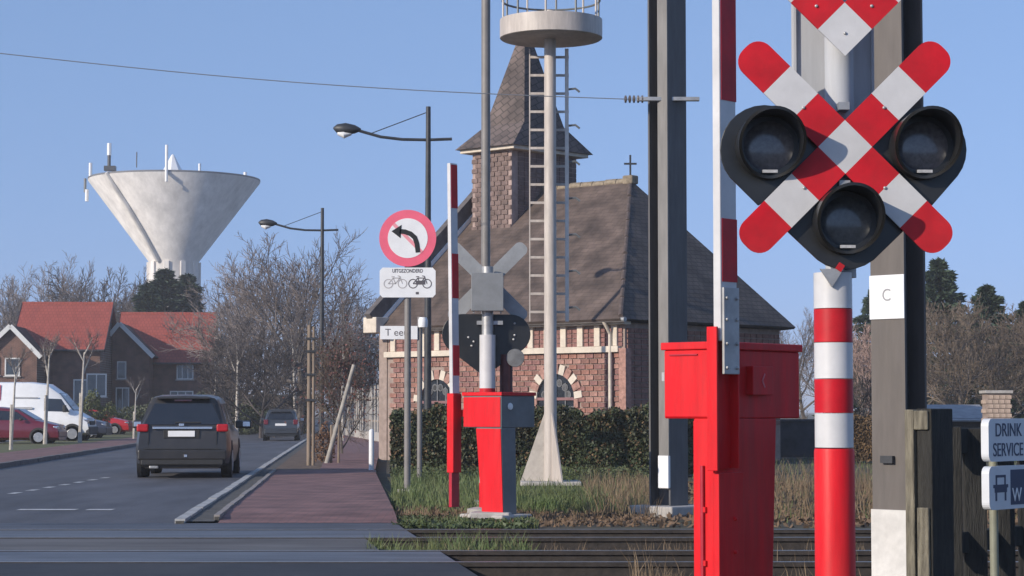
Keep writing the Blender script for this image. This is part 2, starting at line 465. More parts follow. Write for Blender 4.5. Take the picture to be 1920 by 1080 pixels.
# grass and weeds
def blades(name, spots, m, seed, parent=None):
    """spots: list of (n, xfun(g,n), yfun, zfun, h0, h1, width, lean)"""
    g = np.random.default_rng(seed); VV = []; FF = []; off = 0
    for n, xf, yf, zf, h0, h1, wd, lean in spots:
        y = yf(g, n); x = xf(g, n, y); z = zf(x, y)
        cl = .55 + .45 * np.sin(x * 5.1 + np.sin(y * 2.3) * 2) * np.sin(y * 3.7 + x * 1.9) + .35 * np.sin(x * 13.7 + y * 9)
        h = g.uniform(h0, h1, n) * np.clip(cl + .35, .35, 1.35); a = g.uniform(0, 6.28, n); l = g.uniform(.1, 1, n) * lean * h; la = g.uniform(0, 6.28, n)
        w = wd * g.uniform(.6, 1.3, n)
        b = np.stack([x, y, z], 1); dx = np.stack([np.cos(a) * w, np.sin(a) * w, 0 * a], 1)
        mid = b + np.stack([np.cos(la) * l * .35, np.sin(la) * l * .35, h * .6], 1)
        tip = b + np.stack([np.cos(la) * l, np.sin(la) * l, h], 1)
        V = np.stack([b - dx, b + dx, mid + dx * .7, mid - dx * .7, tip], 1)
        i = off + 5 * np.arange(n)[:, None]
        VV.append(V.reshape(-1, 3)); FF += (i + np.array([0, 1, 2, 3])).tolist(); FF += (i + np.array([3, 2, 4])).tolist(); off += 5 * n
    return np_obj(name, np.concatenate(VV), FF, m, parent)
gzv = np.vectorize(gz)
M_GRG = mat('green grass', (0.095, 0.15, 0.045), 0.7, 0.3, 1.6, col2=(0.12, 0.125, 0.05))
M_GRD = mat('dry grass', (0.27, 0.195, 0.115), 0.8, 0.3, 2.0, col2=(0.12, 0.078, 0.048))
M_LITTER = mat('dead leaves', (0.20, 0.125, 0.075), 0.9, 0.4, 3.0, col2=(0.085, 0.06, 0.04))
U = lambda a, b: (lambda g, n, *r: g.uniform(a, b, n))
def px_x(p0, p1): return lambda g, n, y: (g.uniform(p0, p1, n) - 960) / F * y
zg = lambda x, y: gzv(y) - .06
tag(blades('bank_grass', [
    (9000, px_x(735, 1215), U(27.8, 44), zg, .05, .19, .006, .7),
    (6000, px_x(960, 1130), U(28.5, 33), zg, .08, .22, .007, .8),
    (3000, px_x(735, 900), U(30, 42), zg, .08, .25, .007, .7),
    (1800, px_x(745, 1010), U(24.7, 26), zg, .03, .10, .006, .7),
    (2600, px_x(690, 1000), U(20.2, 21.9), lambda x, y: 0 * x - .19, .08, .26, .006, .7),
    (5000, px_x(1290, 2300), U(26, 60), zg, .05, .2, .007, .6)], M_GRG, 2),
    'short green winter grass on the bank beyond the rails', 'grass', kind='stuff')
tag(blades('dry_grass', [
    (2600, px_x(1095, 1235), U(27, 40), zg, .10, .36, .004, .8),
    (5000, px_x(1440, 1950), U(26.5, 42), zg, .10, .50, .004, .8),
    (1600, px_x(735, 1100), U(26.0, 28), zg, .04, .13, .005, .8),
    (800, px_x(830, 1300), U(20.2, 21.9), lambda x, y: 0 * x - .19, .03, .22, .004, .5),
    (400, px_x(1180, 1280), U(17.2, 18.2), lambda x, y: 0 * x - .2, .08, .30, .004, .5),
    (700, px_x(1400, 1900), U(17.0, 22), lambda x, y: 0 * x - .2, .05, .25, .004, .5)], M_GRD, 3),
    'tall straw coloured dead grass along the railway bank', 'grass', kind='stuff')
def litter(name, n, p0, p1, y0, y1, zf, m, seed, s0=.015, s1=.045):
    g = np.random.default_rng(seed); y = g.uniform(y0, y1, n); x = (g.uniform(p0, p1, n) - 960) / F * y
    z = zf(y) + g.uniform(0, .05, n)
    c = np.stack([x, y, z], 1)[:, None, :]; s = g.uniform(s0, s1, n)[:, None, None]
    u = g.normal(size=(n, 1, 3)); u /= np.linalg.norm(u, axis=2, keepdims=True); w = g.normal(size=(n, 1, 3)); w -= (w * u).sum(2, keepdims=True) * u; w /= np.linalg.norm(w, axis=2, keepdims=True)
    V = np.concatenate([c - u * s, c + w * s * .5, c + u * s, c - w * s * .5], 1).reshape(-1, 3)
    return np_obj(name, V, (4 * np.arange(n)[:, None] + np.arange(4)), m)
tag(litter('fallen_leaves', 5000, 735, 1230, 25.2, 30, lambda y: gzv(y) - .06, M_LITTER, 6), 'brown dead leaves lying on the railway bank', 'leaf litter', kind='stuff')
tag(litter('ivy_ground_cover', 4500, 735, 1000, 24.6, 27, lambda y: gzv(y) - .05, mat('ivy green', (0.06, 0.085, 0.03), 0.6, 0.4, 2), 8), 'low green weeds creeping along the pavement edge', 'weeds', kind='stuff')
# ================================================================== NEAR OBJECTS
def sc(d): return F / d

# ---------- crossing signal in front (cross, three lamps, striped post)
def poly_round_end(d0, d1, hw, r, n=7):
    pts = [(d0, -hw)]
    for cx, cy, a0 in ((d1 - r, -hw + r, -math.pi / 2), (d1 - r, hw - r, 0)):
        for k in range(n + 1):
            a = a0 + (math.pi / 2) * k / n
            pts.append((cx + r * math.cos(a), cy + r * math.sin(a)))
    pts.append((d0, hw))
    return pts

def cross_parts(root, cx, cz, y, k, arms, front, mats, thick=.012, hw=35.5, bounds=(35.5, 106, 178, 262), names=True):
    """arms: list of angles (deg, in the picture plane); k metres per photo pixel of the near cross"""
    for i, ang in enumerate(arms):
        a = math.radians(ang)
        Rm = Matrix.Rotation(a, 3, 'Z')
        for j in range(3):
            d0, d1 = bounds[j] * k, bounds[j + 1] * k
            if j < 2: poly = [(d0, -hw * k), (d1, -hw * k), (d1, hw * k), (d0, hw * k)]
            else: poly = poly_round_end(d0, d1, hw * k, 30 * k)
            MB().prism(poly, thick, RX @ Rm, (cx, y, cz)).build('arm_panel', mats[j], root)
    h = hw * k
    Rm = Matrix.Rotation(math.radians(45), 3, 'Z')
    MB().prism([(-h, -h), (h, -h), (h, h), (-h, h)], thick, RX @ Rm, (cx, y, cz)).build('centre_panel', mats[3], root)

def lamp(root, cx, cz, y, r, hood_len, lens_mat, sgn=-1, depth=.14):
    """lens with a scooped hood, looking along sgn*Y"""
    Ml = RX if sgn < 0 else Matrix.Rotation(-math.pi / 2, 3, 'X')
    hs = MB().lathe([(r * 1.02, -depth), (r * 1.02, .02)], (cx, y, cz), 28, Ml).build('lamp_housing', BLACK, root, smooth=True)
    ln = MB().lathe([(r * .92, .006), (r * .86, .016), (r * .60, .028), (r * .25, .034), (.004, .035)], (cx, y, cz), 28, Ml).build('lens', lens_mat, root, smooth='all')
    n = 40; vs = []; fs = []
    for ring in range(4):
        rad = r * (1.02 if ring in (0, 1) else .93)
        for k in range(n):
            a = 2 * math.pi * k / n
            ext = .045 + hood_len * (0.5 + 0.5 * math.sin(a)) ** .8
            out = .0 if ring in (0, 3) else ext
            vs.append(Ml @ Vector((rad * math.cos(a), rad * math.sin(a), .015 + out)) + Vector((cx, y, cz)))
    for ring in range(3):
        for k in range(n):
            fs.append((ring * n + k, ring * n + (k + 1) % n, (ring + 1) * n + (k + 1) % n, (ring + 1) * n + k))
    mb = MB(); mb.v = [tuple(v) for v in vs]; mb.f = fs
    mb.build('hood', BLACK, root, smooth=True)
    MB().box((cx, y + sgn * .066, cz - r * .80), (r * .46, .012, r * .09)).build('lamp_tag', mat('dusty tag', (0.40, 0.40, 0.41), .6, .2, 30), hs)

D = 10.0; k = 1 / sc(D)
base = Vector((X(1563, D), D, 0))
sig = thing('crossing_signal', 'red and white crossing signal with three dark lamps, closest to the camera', 'signal', base)
def lz(py, d=D): return Z(py, d)
pcx = 0.0
rp = 36.5 * k
ct = X(1580, D) - base.x
# post
bands = [(840, 775, WHITE), (775, 711, RED), (711, 643, WHITE), (643, 580, RED), (580, 512, WHITE)]
MB().lathe([(rp * 1.03, 0), (rp * 1.03, lz(841) - .012), (rp * .99, lz(841))], (pcx, 0, 0), 36).build('lower_post', REDM, sig, smooth=True)
MB().lathe([(rp * 1.9, -.15), (rp * 1.9, .03), (rp * 1.5, .05), (rp * 1.5, .12)], (pcx, 0, 0), 24).build('post_base', REDM, sig, smooth=True)
for a, b, m in bands:
    MB().lathe([(rp * .985, lz(a) + .003), (rp * .985, lz(b))], (pcx, 0, 0), 36).build('post_band', m, sig, smooth=True)
MB().lathe([(rp * .8, lz(512) - .02), (rp * .76, lz(470)), (rp * .74, lz(-70))], (ct, 0.03, 0), 28).build('upper_post', ALU, sig, smooth=True)
MB().prism([(-22 * k, 0), (0, -34 * k), (22 * k, 0)], .02, RX, (pcx - 8 * k, -rp - .002, lz(507))).build('collar', GALV, sig)
# back panel behind the cross
bpn = MB().box((X(1577, D) - base.x, .17, (lz(-70) + lz(335)) / 2), (158 * k, .02, lz(-70) - lz(335))).build('back_panel', ALU, sig, bevel=.003)
for px in (1503, 1652):
    MB().box((X(px, D) - base.x, .155, (lz(-70) + lz(335)) / 2), (.012, .03, lz(-70) - lz(335) - .02)).build('panel_flange', ALU, bpn)
# lamp plates
def px2(pts): return [((x - 1563) * k, (772 - y) * k) for x, y in pts]
def plate(pts, y, name='lamp_plate'):
    return MB().prism(hull(px2(pts)), .016, RX, (0, y, CAMZ)).build(name, BLACK, sig, bevel=.003)
plate(circ(1433, 283, 84) + [(1420, 388), (1534, 282), (1500, 215)], -.075)
plate(circ(1730, 283, 80) + [(1744, 388), (1628, 282), (1662, 215)], -.075)
plate(circ(1582, 424, 84) + [(1473, 436), (1690, 436), (1580, 333)], -.075)
for cx, cy, lm in ((1439, 278, LENSC), (1726, 278, LENSC), (1582, 418, LENS)):
    lamp(sig, (cx - 1563) * k, CAMZ + (772 - cy) * k, -.09, 61 * k, .21, lm)
cross_parts(sig, ct, lz(282), -.125, k, (45, 135, 225, 315), True, (RED, WHITE, RED, WHITE))
cross_parts(sig, ct, lz(66), -.150, k, (45, 135), True, (RED, WHITE, RED, WHITE))
for px, py in ((1527, 18), (1630, 18), (1580, 69), (1503, 207), (1653, 207), (1503, 357), (1653, 357)):
    MB().lathe([(.008, 0), (.007, .006), (.002, .008)], ((px - 1563) * k, -.137 if py > 150 else -.162, CAMZ + (772 - py) * k), 10, RX).build('bolt', GALV, sig)
for zz in (lz(205), lz(350), lz(66)):
    MB().box((ct, -.06, zz), (.05, .12, .035)).build('bracket', GALV, sig)
for s_ in (-1, 1):
    MB().box((ct + s_ * .15, -.03, lz(282)), (.32, .035, .04)).build('bracket', GALV, sig)
MB().box((pcx + 7 * k, -.11, lz(504)), (.030, .02, .035), Matrix.Rotation(.6, 3, 'Y')).build('seal', RED, sig)

# ---------- barrier machines
def machine(root, wx, ly, ztop, zneck, cx_, cy_, mlit, mshade, taper_lit=0.0, taper=0.0):
    """local corner at the origin: lit face is -Y (x from -wx to 0), shaded face is +X (y from 0 to ly)"""
    th = .0
    h = ztop - zneck
    head = MB().box((-wx / 2, ly / 2, zneck + h * .45), (wx, ly, h * .90)).build('head', mshade, root, bevel=.008)
    MB().box((-wx / 2, ly / 2, ztop - h * .05), (wx + .03, ly + .03, h * .10)).build('lid', mlit, root, bevel=.006)
    MB().box((-wx / 2, -.0045, zneck + h * .44), (wx - .02, .011, h * .84)).build('front_door', mlit, root, bevel=.004)
    # column
    col = MB(); b = []
    x0t, x1t, y0t, y1t = -cx_, 0.0, 0.0, cy_
    for z, kk in ((0.03, 1), (zneck, 0)):
        b += [(x0t + taper_lit * kk, y0t, z), (x1t + taper_lit * .4 * kk, y0t, z), (x1t + taper_lit * .4 * kk, y1t - taper * kk, z), (x0t + taper_lit * kk, y1t - taper * kk, z)]
    col.add(b, [(3, 2, 1, 0), (4, 5, 6, 7), (0, 1, 5, 4), (1, 2, 6, 5), (2, 3, 7, 6), (3, 0, 4, 7)])
    col.build('column', mshade, root, bevel=.006)
    fr = MB(); b = []
    for z, kk in ((0.06, 1), (zneck - .012, 0)):
        b += [(x0t + taper_lit * kk + .006, -.012, z), (x1t + taper_lit * .4 * kk - .004, -.012, z), (x1t + taper_lit * .4 * kk - .004, -.002, z), (x0t + taper_lit * kk + .006, -.002, z)]
    fr.add(b, [(3, 2, 1, 0), (4, 5, 6, 7), (0, 1, 5, 4), (1, 2, 6, 5), (2, 3, 7, 6), (3, 0, 4, 7)])
    fr.build('front_cover', mlit, root, bevel=.003)
    MB().box((-cx_ / 2, cy_ / 2, -.02), (cx_ + .3, cy_ + .3, .12)).build('plinth', CONC, root, bevel=.02)
    return head

D = 12.0; k = 1 / sc(D)
c0 = Vector((X(1340, D), D, 0))
TH = math.radians(-42)
bn = thing('barrier', 'big red barrier machine with its arm raised, beside the front signal', 'barrier', c0, TH)
zt, zn = Z(640, D), Z(785, D)
machine(bn, .36, .84, zt, zn, .15, .60, REDM, REDM, 0, .06)
# channel that carries the arm
ch_t, ch_b = Z(618, D), Z(880, D)
MB().box((.006, .035, (ch_t + ch_b) / 2), (.012, .19, ch_t - ch_b)).build('arm_channel', REDM, bn, bevel=.002)
MB().box((.035, -.067, (ch_t + ch_b) / 2 + .004), (.07, .016, ch_t - ch_b + .02)).build('channel_cheek', REDM, bn, bevel=.003)
MB().box((.035, .135, (ch_t + ch_b) / 2 + .004), (.07, .012, ch_t - ch_b)).build('channel_cheek', REDM, bn, bevel=.003)
# lower cover with bolts, latch box with mark, rod
MB().box((.02, .10, (.05 + ch_b - .02) / 2), (.04, .24, ch_b - .07)).build('lower_cover', REDM, bn, bevel=.004)
for py in (974, 1037):
    MB().lathe([(.013, 0), (.011, .012), (.003, .016)], (.04, .13, Z(py, D)), 10, Matrix.Rotation(math.pi / 2, 3, 'Y')).build('bolt', REDM, bn)
lb = MB().box((.025, .40, (Z(685, D) + Z(740, D)) / 2), (.05, .20, Z(685, D) - Z(740, D))).build('latch_box', REDM, bn, bevel=.004)
zc = (Z(685, D) + Z(740, D)) / 2
for s_ in (-1, 1):
    MB().box((.0515, .40, zc + s_ * .018), (.004, .012, .052), Matrix.Rotation(-s_ * math.radians(32), 3, 'X')).build('latch_mark', mat('faded pink mark', (0.62, 0.12, 0.14), .5, .1), lb)
MB().tube([(-.075, -.022, .08), (-.075, -.022, ch_b + .02)], .012, 8).build('cable_conduit', mat('conduit dark red', (0.42, 0.012, 0.03), .4, .1), bn, smooth=True)
for zz in (.45, .75):
    MB().box((-.075, -.018, zz), (.05, .022, .03)).build('conduit_clip', REDM, bn)
MB().box((-.21, -.014, Z(664, D)), (.20, .012, .008)).build('door_lip', mat('conduit dark red', (0.42, 0.012, 0.03)), bn)
MB().box((-.36, .02, Z(705, D)), (.02, .06, .05)).build('hinge', GALV, bn)
# arm
arm_b, arm_t = Z(640, D), 6.6
arm = MB().box((.050, .035, (arm_b + arm_t) / 2), (.052, .155, arm_t - arm_b)).build('arm', WHITE, bn, bevel=.006)
def band(parent, x, y, z0, z1, th, wd, m=RED):
    MB().box((x, y, (z0 + z1) / 2), (th, wd, z1 - z0)).build('arm_band', m, parent)
edges = [(529, 411), (190, -38)]
for a, b in edges: band(arm, .052, .043, Z(a, D), Z(b, D), .054, .1425)
for i in range(4):
    z0 = Z(-38, D) + .66 + i * 1.32
    band(arm, .052, .043, z0, z0 + .66, .054, .1425)
MB().box((.085, .039, (Z(540, D) + Z(702, D)) / 2), (.016, .145, Z(540, D) - Z(702, D))).build('clamp_plate', GALV, bn, bevel=.003)
for py in (560, 600, 645, 690):
    for yy in (-.01, .085):
        MB().lathe([(.011, 0), (.009, .010), (.002, .012)], (.093, yy, Z(py, D)), 8, Matrix.Rotation(math.pi / 2, 3, 'Y')).build('bolt', GALV, bn)

# far barrier: same kind, red front and grey sides, arm on the left
D = 26.2; k = 1 / sc(D)
c1 = Vector((X(940, D), D, 0))
TH2 = math.radians(-42)
bf = thing('barrier', 'barrier machine with red front and grey sides across the tracks, arm raised', 'barrier', c1, TH2)
machine(bf, .64, .62, Z(735, D), Z(802, D), .42, .26, REDM, GREYP, .10, .02)
rfl = MB().lathe([(.045, 0), (.04, .012), (.01, .016)], (.002, .16, Z(762, D)), 14, Matrix.Rotation(math.pi / 2, 3, 'Y')).build('lock', PLATEW, bf)
bx = -.78
cw0, cw1 = Z(925, D), Z(737, D)
MB().box((bx, -.02, (cw0 + cw1) / 2 + .12), (.11, .15, cw1 - cw0 - .24)).build('counterweight', REDM, bf, bevel=.005)
MB().box((bx, -.02, (cw0 + .28) / 2 + .13), (.05, .14, .62)).build('counterweight_tail', mat('conduit dark red', (0.42, 0.012, 0.03)), bf, bevel=.005)
MB().box((bx / 2 - .35, .10, Z(775, D)), (.20, .09, .09)).build('pivot_shaft', REDM, bf, bevel=.004)
lean = Matrix.Rotation(math.radians(-1.0), 3, 'Y')
a0, a1 = Z(737, D), Z(297, D)
arm2 = MB().box((bx - .02, -.02, (a0 + a1) / 2), (.055, .125, a1 - a0), lean).build('arm', WHITE, bf, bevel=.004)
for p0, p1 in ((703, 645), (555, 470), (383, 300)):
    z0, z1 = Z(p0, D), Z(p1, D); zm = (z0 + z1) / 2 - (a0 + a1) / 2
    MB().box((bx - .02 + math.sin(math.radians(-1.0)) * zm + .003, -.012, (z0 + z1) / 2), (.057, .113, z1 - z0), lean).build('arm_band', RED, arm2)
MB().box((X(915, D) - c1.x, .0, .02), (.5, .4, .10), RZ(.6)).build('plinth', CONC, bf, bevel=.02)

# ---------- crossing signal across the tracks, seen from behind
D = 27.6; k = 1 / sc(D)
b2 = Vector((X(914, D), D, 0))
sf = thing('crossing_signal', 'crossing signal across the tracks seen from behind, black lamp plate and grey cross', 'signal', b2)
rp2 = 15 * k
for a, b, m in ((905, 850, WHITE), (850, 800, RED), (800, 745, WHITE), (745, 728, RED), (728, 628, WHITE)):
    MB().lathe([(rp2, Z(a, D)), (rp2, Z(b, D))], (0, 0, 0), 24).build('post_band', m, sf, smooth=True)
MB().lathe([(rp2 * 1.03, -.06), (rp2 * 1.03, Z(905, D))], (0, 0, 0), 24).build('lower_post', REDM, sf, smooth=True)
MB().lathe([(rp2 * .72, Z(628, D)), (rp2 * .72, Z(500, D))], (0, 0, 0), 20).build('upper_post', GALV, sf, smooth=True)
kk = .00262
M_ALUB = mat('matt aluminium back', (0.30, 0.31, 0.32), 0.55, 0.10, 5, metal=0.2, dirt=.15)
cross_parts(sf, 0, Z(527, D), .17, kk, (45, 135, 225, 315), False, (M_ALUB,) * 4, bounds=(35.5, 90, 160, 262))
MB().box((0, -.10, (Z(513, D) + Z(584, D)) / 2), (60 * k, .16, Z(513, D) - Z(584, D))).build('control_box', mat('mid grey box paint', (0.20, 0.21, 0.22), .5, .08), sf, bevel=.006)
for px in (888, 939):
    MB().box((X(px, D) - b2.x, -.03, (Z(513, D) + Z(588, D)) / 2), (.02, .12, Z(513, D) - Z(588, D))).build('box_flange', GALV, sf)
pts = hull([((x - 914) * k, (772 - y) * k) for x, y in circ(866, 626, 38) + circ(958, 626, 37) + circ(908, 686, 16)])
MB().prism(pts, .02, RX, (0, .14, CAMZ)).build('lamp_plate', BLACK, sf, bevel=.004)
for cx, cy in ((868, 622), (956, 622), (910, 668)):
    lamp(sf, (cx - 914) * k, CAMZ + (772 - cy) * k, .16, .125, .18, LENSC, sgn=1, depth=.015)
for cx, cy in ((965, 606), (965, 628), (963, 636), (878, 632), (888, 640), (884, 648)):
    MB().lathe([(.016, 0), (.013, .014), (.003, .018)], ((cx - 914) * k, .118, CAMZ + (772 - cy) * k), 8, RX).build('bolt', GALV, sf)
MB().lathe([(.115, 0), (.12, .03), (.115, .05), (.02, .055)], ((966 - 914) * k, .12, CAMZ + (772 - 671) * k), 20, RX).build('bell', mat('dull bell grey', (0.16, 0.165, 0.17), .7, .2, 9, dirt=.3), sf)
MB().box((.03, .06, Z(605, D)), (.34, .10, .05)).build('bracket', GALV, sf)
MB().tube([((949 - 914) * k, .16, 0), ((949 - 914) * k, .16, Z(664, D))], 12 * k, 16).build('bell_post', mat('maroon post paint', (0.10, 0.03, 0.03), .6, .2), sf, smooth=True)
MB().lathe([(.26, -.06), (.26, .05), (.17, .07)], (0, 0, 0), 20).build('post_base', CONC, sf, smooth=True)

# ---------- catenary masts
def hbeam(root, fw, dp, z0, z1, m, name='beam', tf=.022, tw=.014):
    MB().box((0, -dp / 2 + tf / 2, (z0 + z1) / 2), (fw, tf, z1 - z0)).build('flange', m, root)
    MB().box((0, dp / 2 - tf / 2, (z0 + z1) / 2), (fw, tf, z1 - z0)).build('flange', m, root)
    MB().box((0, 0, (z0 + z1) / 2), (tw, dp - 2 * tf, z1 - z0)).build('web', m, root)

D = 14.6; k = 1 / sc(D)
mc = Vector((X(1697, D), D, 0))
mn = thing('catenary_mast', 'thick steel mast with white letter plate standing right behind the front signal', 'mast', mc, math.radians(-45))
fw, dp = 54 * k / .707, 50 * k / .707
for o_ in (MB().box((-fw / 2, .011, 4.6), (fw, .022, 9.4)).build('flange', MASTM, mn), MB().box((-fw / 2, dp - .011, 4.6), (fw, .022, 9.4)).build('flange', MASTM, mn),
           MB().box((-fw / 2, dp / 2, 4.6), (.016, dp - .044, 9.4)).build('web', mat('shade dark web', (0.05, 0.047, 0.046), .7, .2), mn)): pass  # web colour darkened to carry the shade inside the recess
pl = MB().box((-fw / 2, -.006, (Z(514, D) + Z(597, D)) / 2), (fw + .008, .008, Z(514, D) - Z(597, D))).build('letter_plate', PLATEW, mn, bevel=.002)
text_obj('letter', 'C', .12, mat('faded grey lettering', (0.30, 0.30, 0.31), .6, .1), pl, (-fw / 2, -.0115, (Z(514, D) + Z(597, D)) / 2 + .01), sx=.9)
MB().box((-fw / 2, -.006, Z(957, D) / 2), (fw + .012, .012, Z(957, D))).build('foot_cladding', mat('pale painted foot', (0.62, 0.60, 0.57), .7, .12, 5, dirt=.3), mn)
MB().box((-fw / 2, dp / 2, -.05), (.8, .8, .3)).build('foundation', CONC, mn, bevel=.02)
MB().box((-fw / 2, -.02, Z(862, D)), (.10, .03, .05)).build('earth_clamp', DARKM, mn)

D = 27.7; k = 1 / sc(D)
mc = Vector((X(1256, D), D, 0))
mf = thing('catenary_mast', 'tall dark steel mast with a wire bracket beside the chapel roof', 'mast', mc, math.radians(45))
fw, dp = 36 * k / .707, 37 * k / .707
MB().box((fw / 2, .013, 4.6), (fw, .026, 9.4)).build('flange', MASTD, mf)
MB().box((fw / 2, dp - .013, 4.6), (fw, .026, 9.4)).build('flange', MASTD, mf)
MB().box((fw / 2, dp / 2, 4.6), (.018, dp - .052, 9.4)).build('web', MASTD, mf)
MB().box((-.016, .085, 4.75), (.03, .17, 8.9)).build('lit_edge_strip', mat('lit edge grey', (0.20, 0.19, 0.18), .6, .12, 3, dirt=.3, stretch=(4, 4, .6)), mf, bevel=.004)  # strip added for the sunlit flange edge, its light put into the grey
MB().box((-.022, .085, .52), (.045, .175, .42)).build('strip_shoe', PLATEW, mf, bevel=.004)
MB().box((fw / 2, dp / 2, -.03), (.75, .75, .22)).build('foundation', CONC, mf, bevel=.02)
# bracket with insulators (in world axes: counter-rotate)
zb = Z(184, D)
Rb = RZ(-math.radians(45))
br = MB().box(Rb @ Vector((.0, -.05, 0)) + Vector((.1, .1, zb)), (64 * 2 * k * .92, .09, .05), Rb).build('wire_bracket', GALV, mf, bevel=.004)
ins = MB()
for i in range(5):
    p = Rb @ Vector((-.34 - .055 * i, -.05, 0)) + Vector((.1, .1, zb))
    ins.lathe([(.02, -.02), (.05, -.01), (.05, .01), (.02, .02)], p, 12, Rb @ Matrix.Rotation(math.pi / 2, 3, 'Y'))
ins.build('insulator', mat('brown glaze', (0.12, 0.10, 0.09), .3, .1), mf, smooth=True)
def wire(name, pts, r, m, label):
    o = MB().tube(pts, r, 6).build(name, m, smooth=True); return tag(o, label, 'wire')
wp = []
for i in range(25):
    t = i / 24; px = 1178 + (-700 - 1178) * t
    py = 186 - 86 * (1178 - px) / 1178 + 14 * math.sin(math.pi * min(1, (1178 - px) / 1178)) * (1 if px > 0 else 0)
    wp.append(P(px, py, D))
wire('overhead_wire', wp, .0065, mat('dull wire', (0.16, 0.17, 0.19), .6, .1), 'thin overhead wire sagging across the sky from the mast bracket')

# tall thin grey pole behind the far signal
D = 30.5; k = 1 / sc(D)
o = MB().tube([(0, 0, -.05), (0, 0, Z(-80, D))], 8.5 * k, 16).build('pole_shaft', GREYP, None, smooth=True)
tp = thing('steel_pole', 'tall thin grey steel pole rising behind the crossing signal seen from behind', 'pole', (X(910.5, D), D, 0))
o.parent = tp; o.data.materials[0] = mat('pole grey paint', (0.20, 0.185, 0.175), .5, .12, 3)
MB().box((0, 0, 0), (.32, .32, .08)).build('base_plate', CONC, tp, bevel=.01)

# ---------- floodlight tower with ladder and round basket
D = 39.0; k = 1 / sc(D)
fb = Vector((X(1032, D), D, 0))
ft = thing('ladder_tower', 'cream steel pole with ladder and round basket on top, in front of the chapel', 'tower', fb)
MB().tube([(0, 0, -.05), (0, 0, Z(20, D))], [12 * k, 11 * k], 20).build('pole', CREAMP, ft, smooth=True)
rb = 97 * k; cxb = (1034 - 1032) * k
z0, z1 = Z(74, D), Z(38, D)
MB().lathe([(rb * .97, z0 - .0), (rb, z0 + .02), (rb, z1), (rb * .965, z1), (rb * .965, z0 + .05)], (cxb, 0, 0), 48).build('basket', CREAMP, ft, smooth=True)
rl = MB()
for zz in (z1 + .36, z1 + .80):
    rl.tube([(cxb + rb * .95 * math.cos(t), rb * .95 * math.sin(t), zz) for t in [2 * math.pi * i / 36 for i in range(37)]], .02, 6, cap=False)
rl.build('basket_rail', GREYP, ft, smooth=True)
for i in range(10):
    t = 2 * math.pi * (i + .3) / 10
    MB().tube([(cxb + rb * .95 * math.cos(t), rb * .95 * math.sin(t), z1 - .02), (cxb + rb * .95 * math.cos(t), rb * .95 * math.sin(t), z1 + .82)], .022, 6).build('rail_post', CREAMP if i % 2 else GREYP, ft, smooth=True)
MB().lathe([(.05, 0), (.09, .02), (.09, .10), (.04, .14)], (-8 * k, 0, z1 - .02), 14).build('pole_cap', CREAMP, ft, smooth=True)
# gussets
for i, a in enumerate((math.radians(163), math.radians(68), math.radians(293))):
    gh = Z(772, D); gl = 58 * k
    Mg = RZ(a) @ RX
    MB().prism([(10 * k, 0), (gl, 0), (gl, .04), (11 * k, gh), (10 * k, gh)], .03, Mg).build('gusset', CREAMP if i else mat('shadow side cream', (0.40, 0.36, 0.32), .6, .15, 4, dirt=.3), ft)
MB().box((0, 0, .0), (1.1, 1.1, .08)).build('base_slab', CONC, ft, bevel=.02)
# ladder
lad_t, lad_b = Z(88, D), Z(602, D)
ly_ = .20
for px, w_ in ((993.5, .014), (1064, .046)):
    MB().box((X(px, D) - fb.x, ly_, (lad_t + lad_b) / 2), (w_ * 1.5, .05, lad_t - lad_b)).build('ladder_rail', CREAMP if px < 1000 else mat('lightened ladder paint', (0.68, 0.63, 0.58), .5, .1, 4, dirt=.2), ft)  # right rail lightened in colour to offset the pole's shadow
n = 15
for i in range(n):
    py = 104 + (584 - 104) * i / (n - 1)
    MB().box(((X(994, D) + X(1068, D)) / 2 - fb.x, ly_ - .005, Z(py, D)), (74 * k, .035, .045)).build('rung', CREAMP, ft)
    if i % 2 == 0 and i > 1:
        a = Vector((X(1066, D) - fb.x, ly_, Z(py - 8, D)))
        MB().tube([a, a + Vector((.14, 0, .015)), a + Vector((.22, 0, -.05))], .022, 6).build('cage_stub', GREYP, ft, smooth=True)
for py in (150, 300, 450, 580):
    MB().box((0, ly_ / 2, Z(py, D)), (.05, ly_, .05)).build('ladder_bracket', CREAMP, ft)

# ---------- no-left-turn sign
D = 35.0; k = 1 / sc(D)
sb = Vector((X(764, D), D, 0))
ts = thing('traffic_sign', 'round pink red no left turn sign over a white bicycle plate on grey pole', 'traffic sign', sb)
MB().tube([(0, 0.03, -.05), (0, 0.03, Z(405, D))], 6.2 * k, 14).build('pole', mat('pole grey paint', (0.20, 0.185, 0.175)), ts, smooth=True)
zc = Z(447, D)
SIGNR = mat('sun bleached sign red', (0.80, 0.13, 0.20), .45, .05, 5)
R_ = 53.5 * k
disc = MB().lathe([(R_, 0), (R_, .02)], (0, -.03, zc), 48, RX).build('sign_disc', SIGNR, ts)
MB().lathe([(R_ * .70, 0), (R_ * .70, .004)], (0, -.0503, zc), 48, RX).build('white_field', PLATEW, disc)
INK = mat('black print', (0.012, 0.012, 0.012), .5, .1)
def strip(pts, w):
    L_ = []; R2 = []
    for i, p in enumerate(pts):
        a = Vector(pts[max(i - 1, 0)]); b = Vector(pts[min(i + 1, len(pts) - 1)]); t = (b - a).normalized(); nrm = Vector((-t.y, t.x))
        L_.append(tuple(Vector(p) + nrm * w / 2)); R2.append(tuple(Vector(p) - nrm * w / 2))
    return L_, R2
def strip_mesh(mb, pts, w, y, zc_, th=.002):
    L_, R2 = strip(pts, w)
    for i in range(len(pts) - 1):
        mb.prism([R2[i], R2[i + 1], L_[i + 1], L_[i]], th, RX, (0, y, zc_))
cv = [((p[0] - 763.5) * k, (447 - p[1]) * k) for p in ((783, 474), (781, 458), (777, 446), (769, 439), (758, 435), (748, 434))]
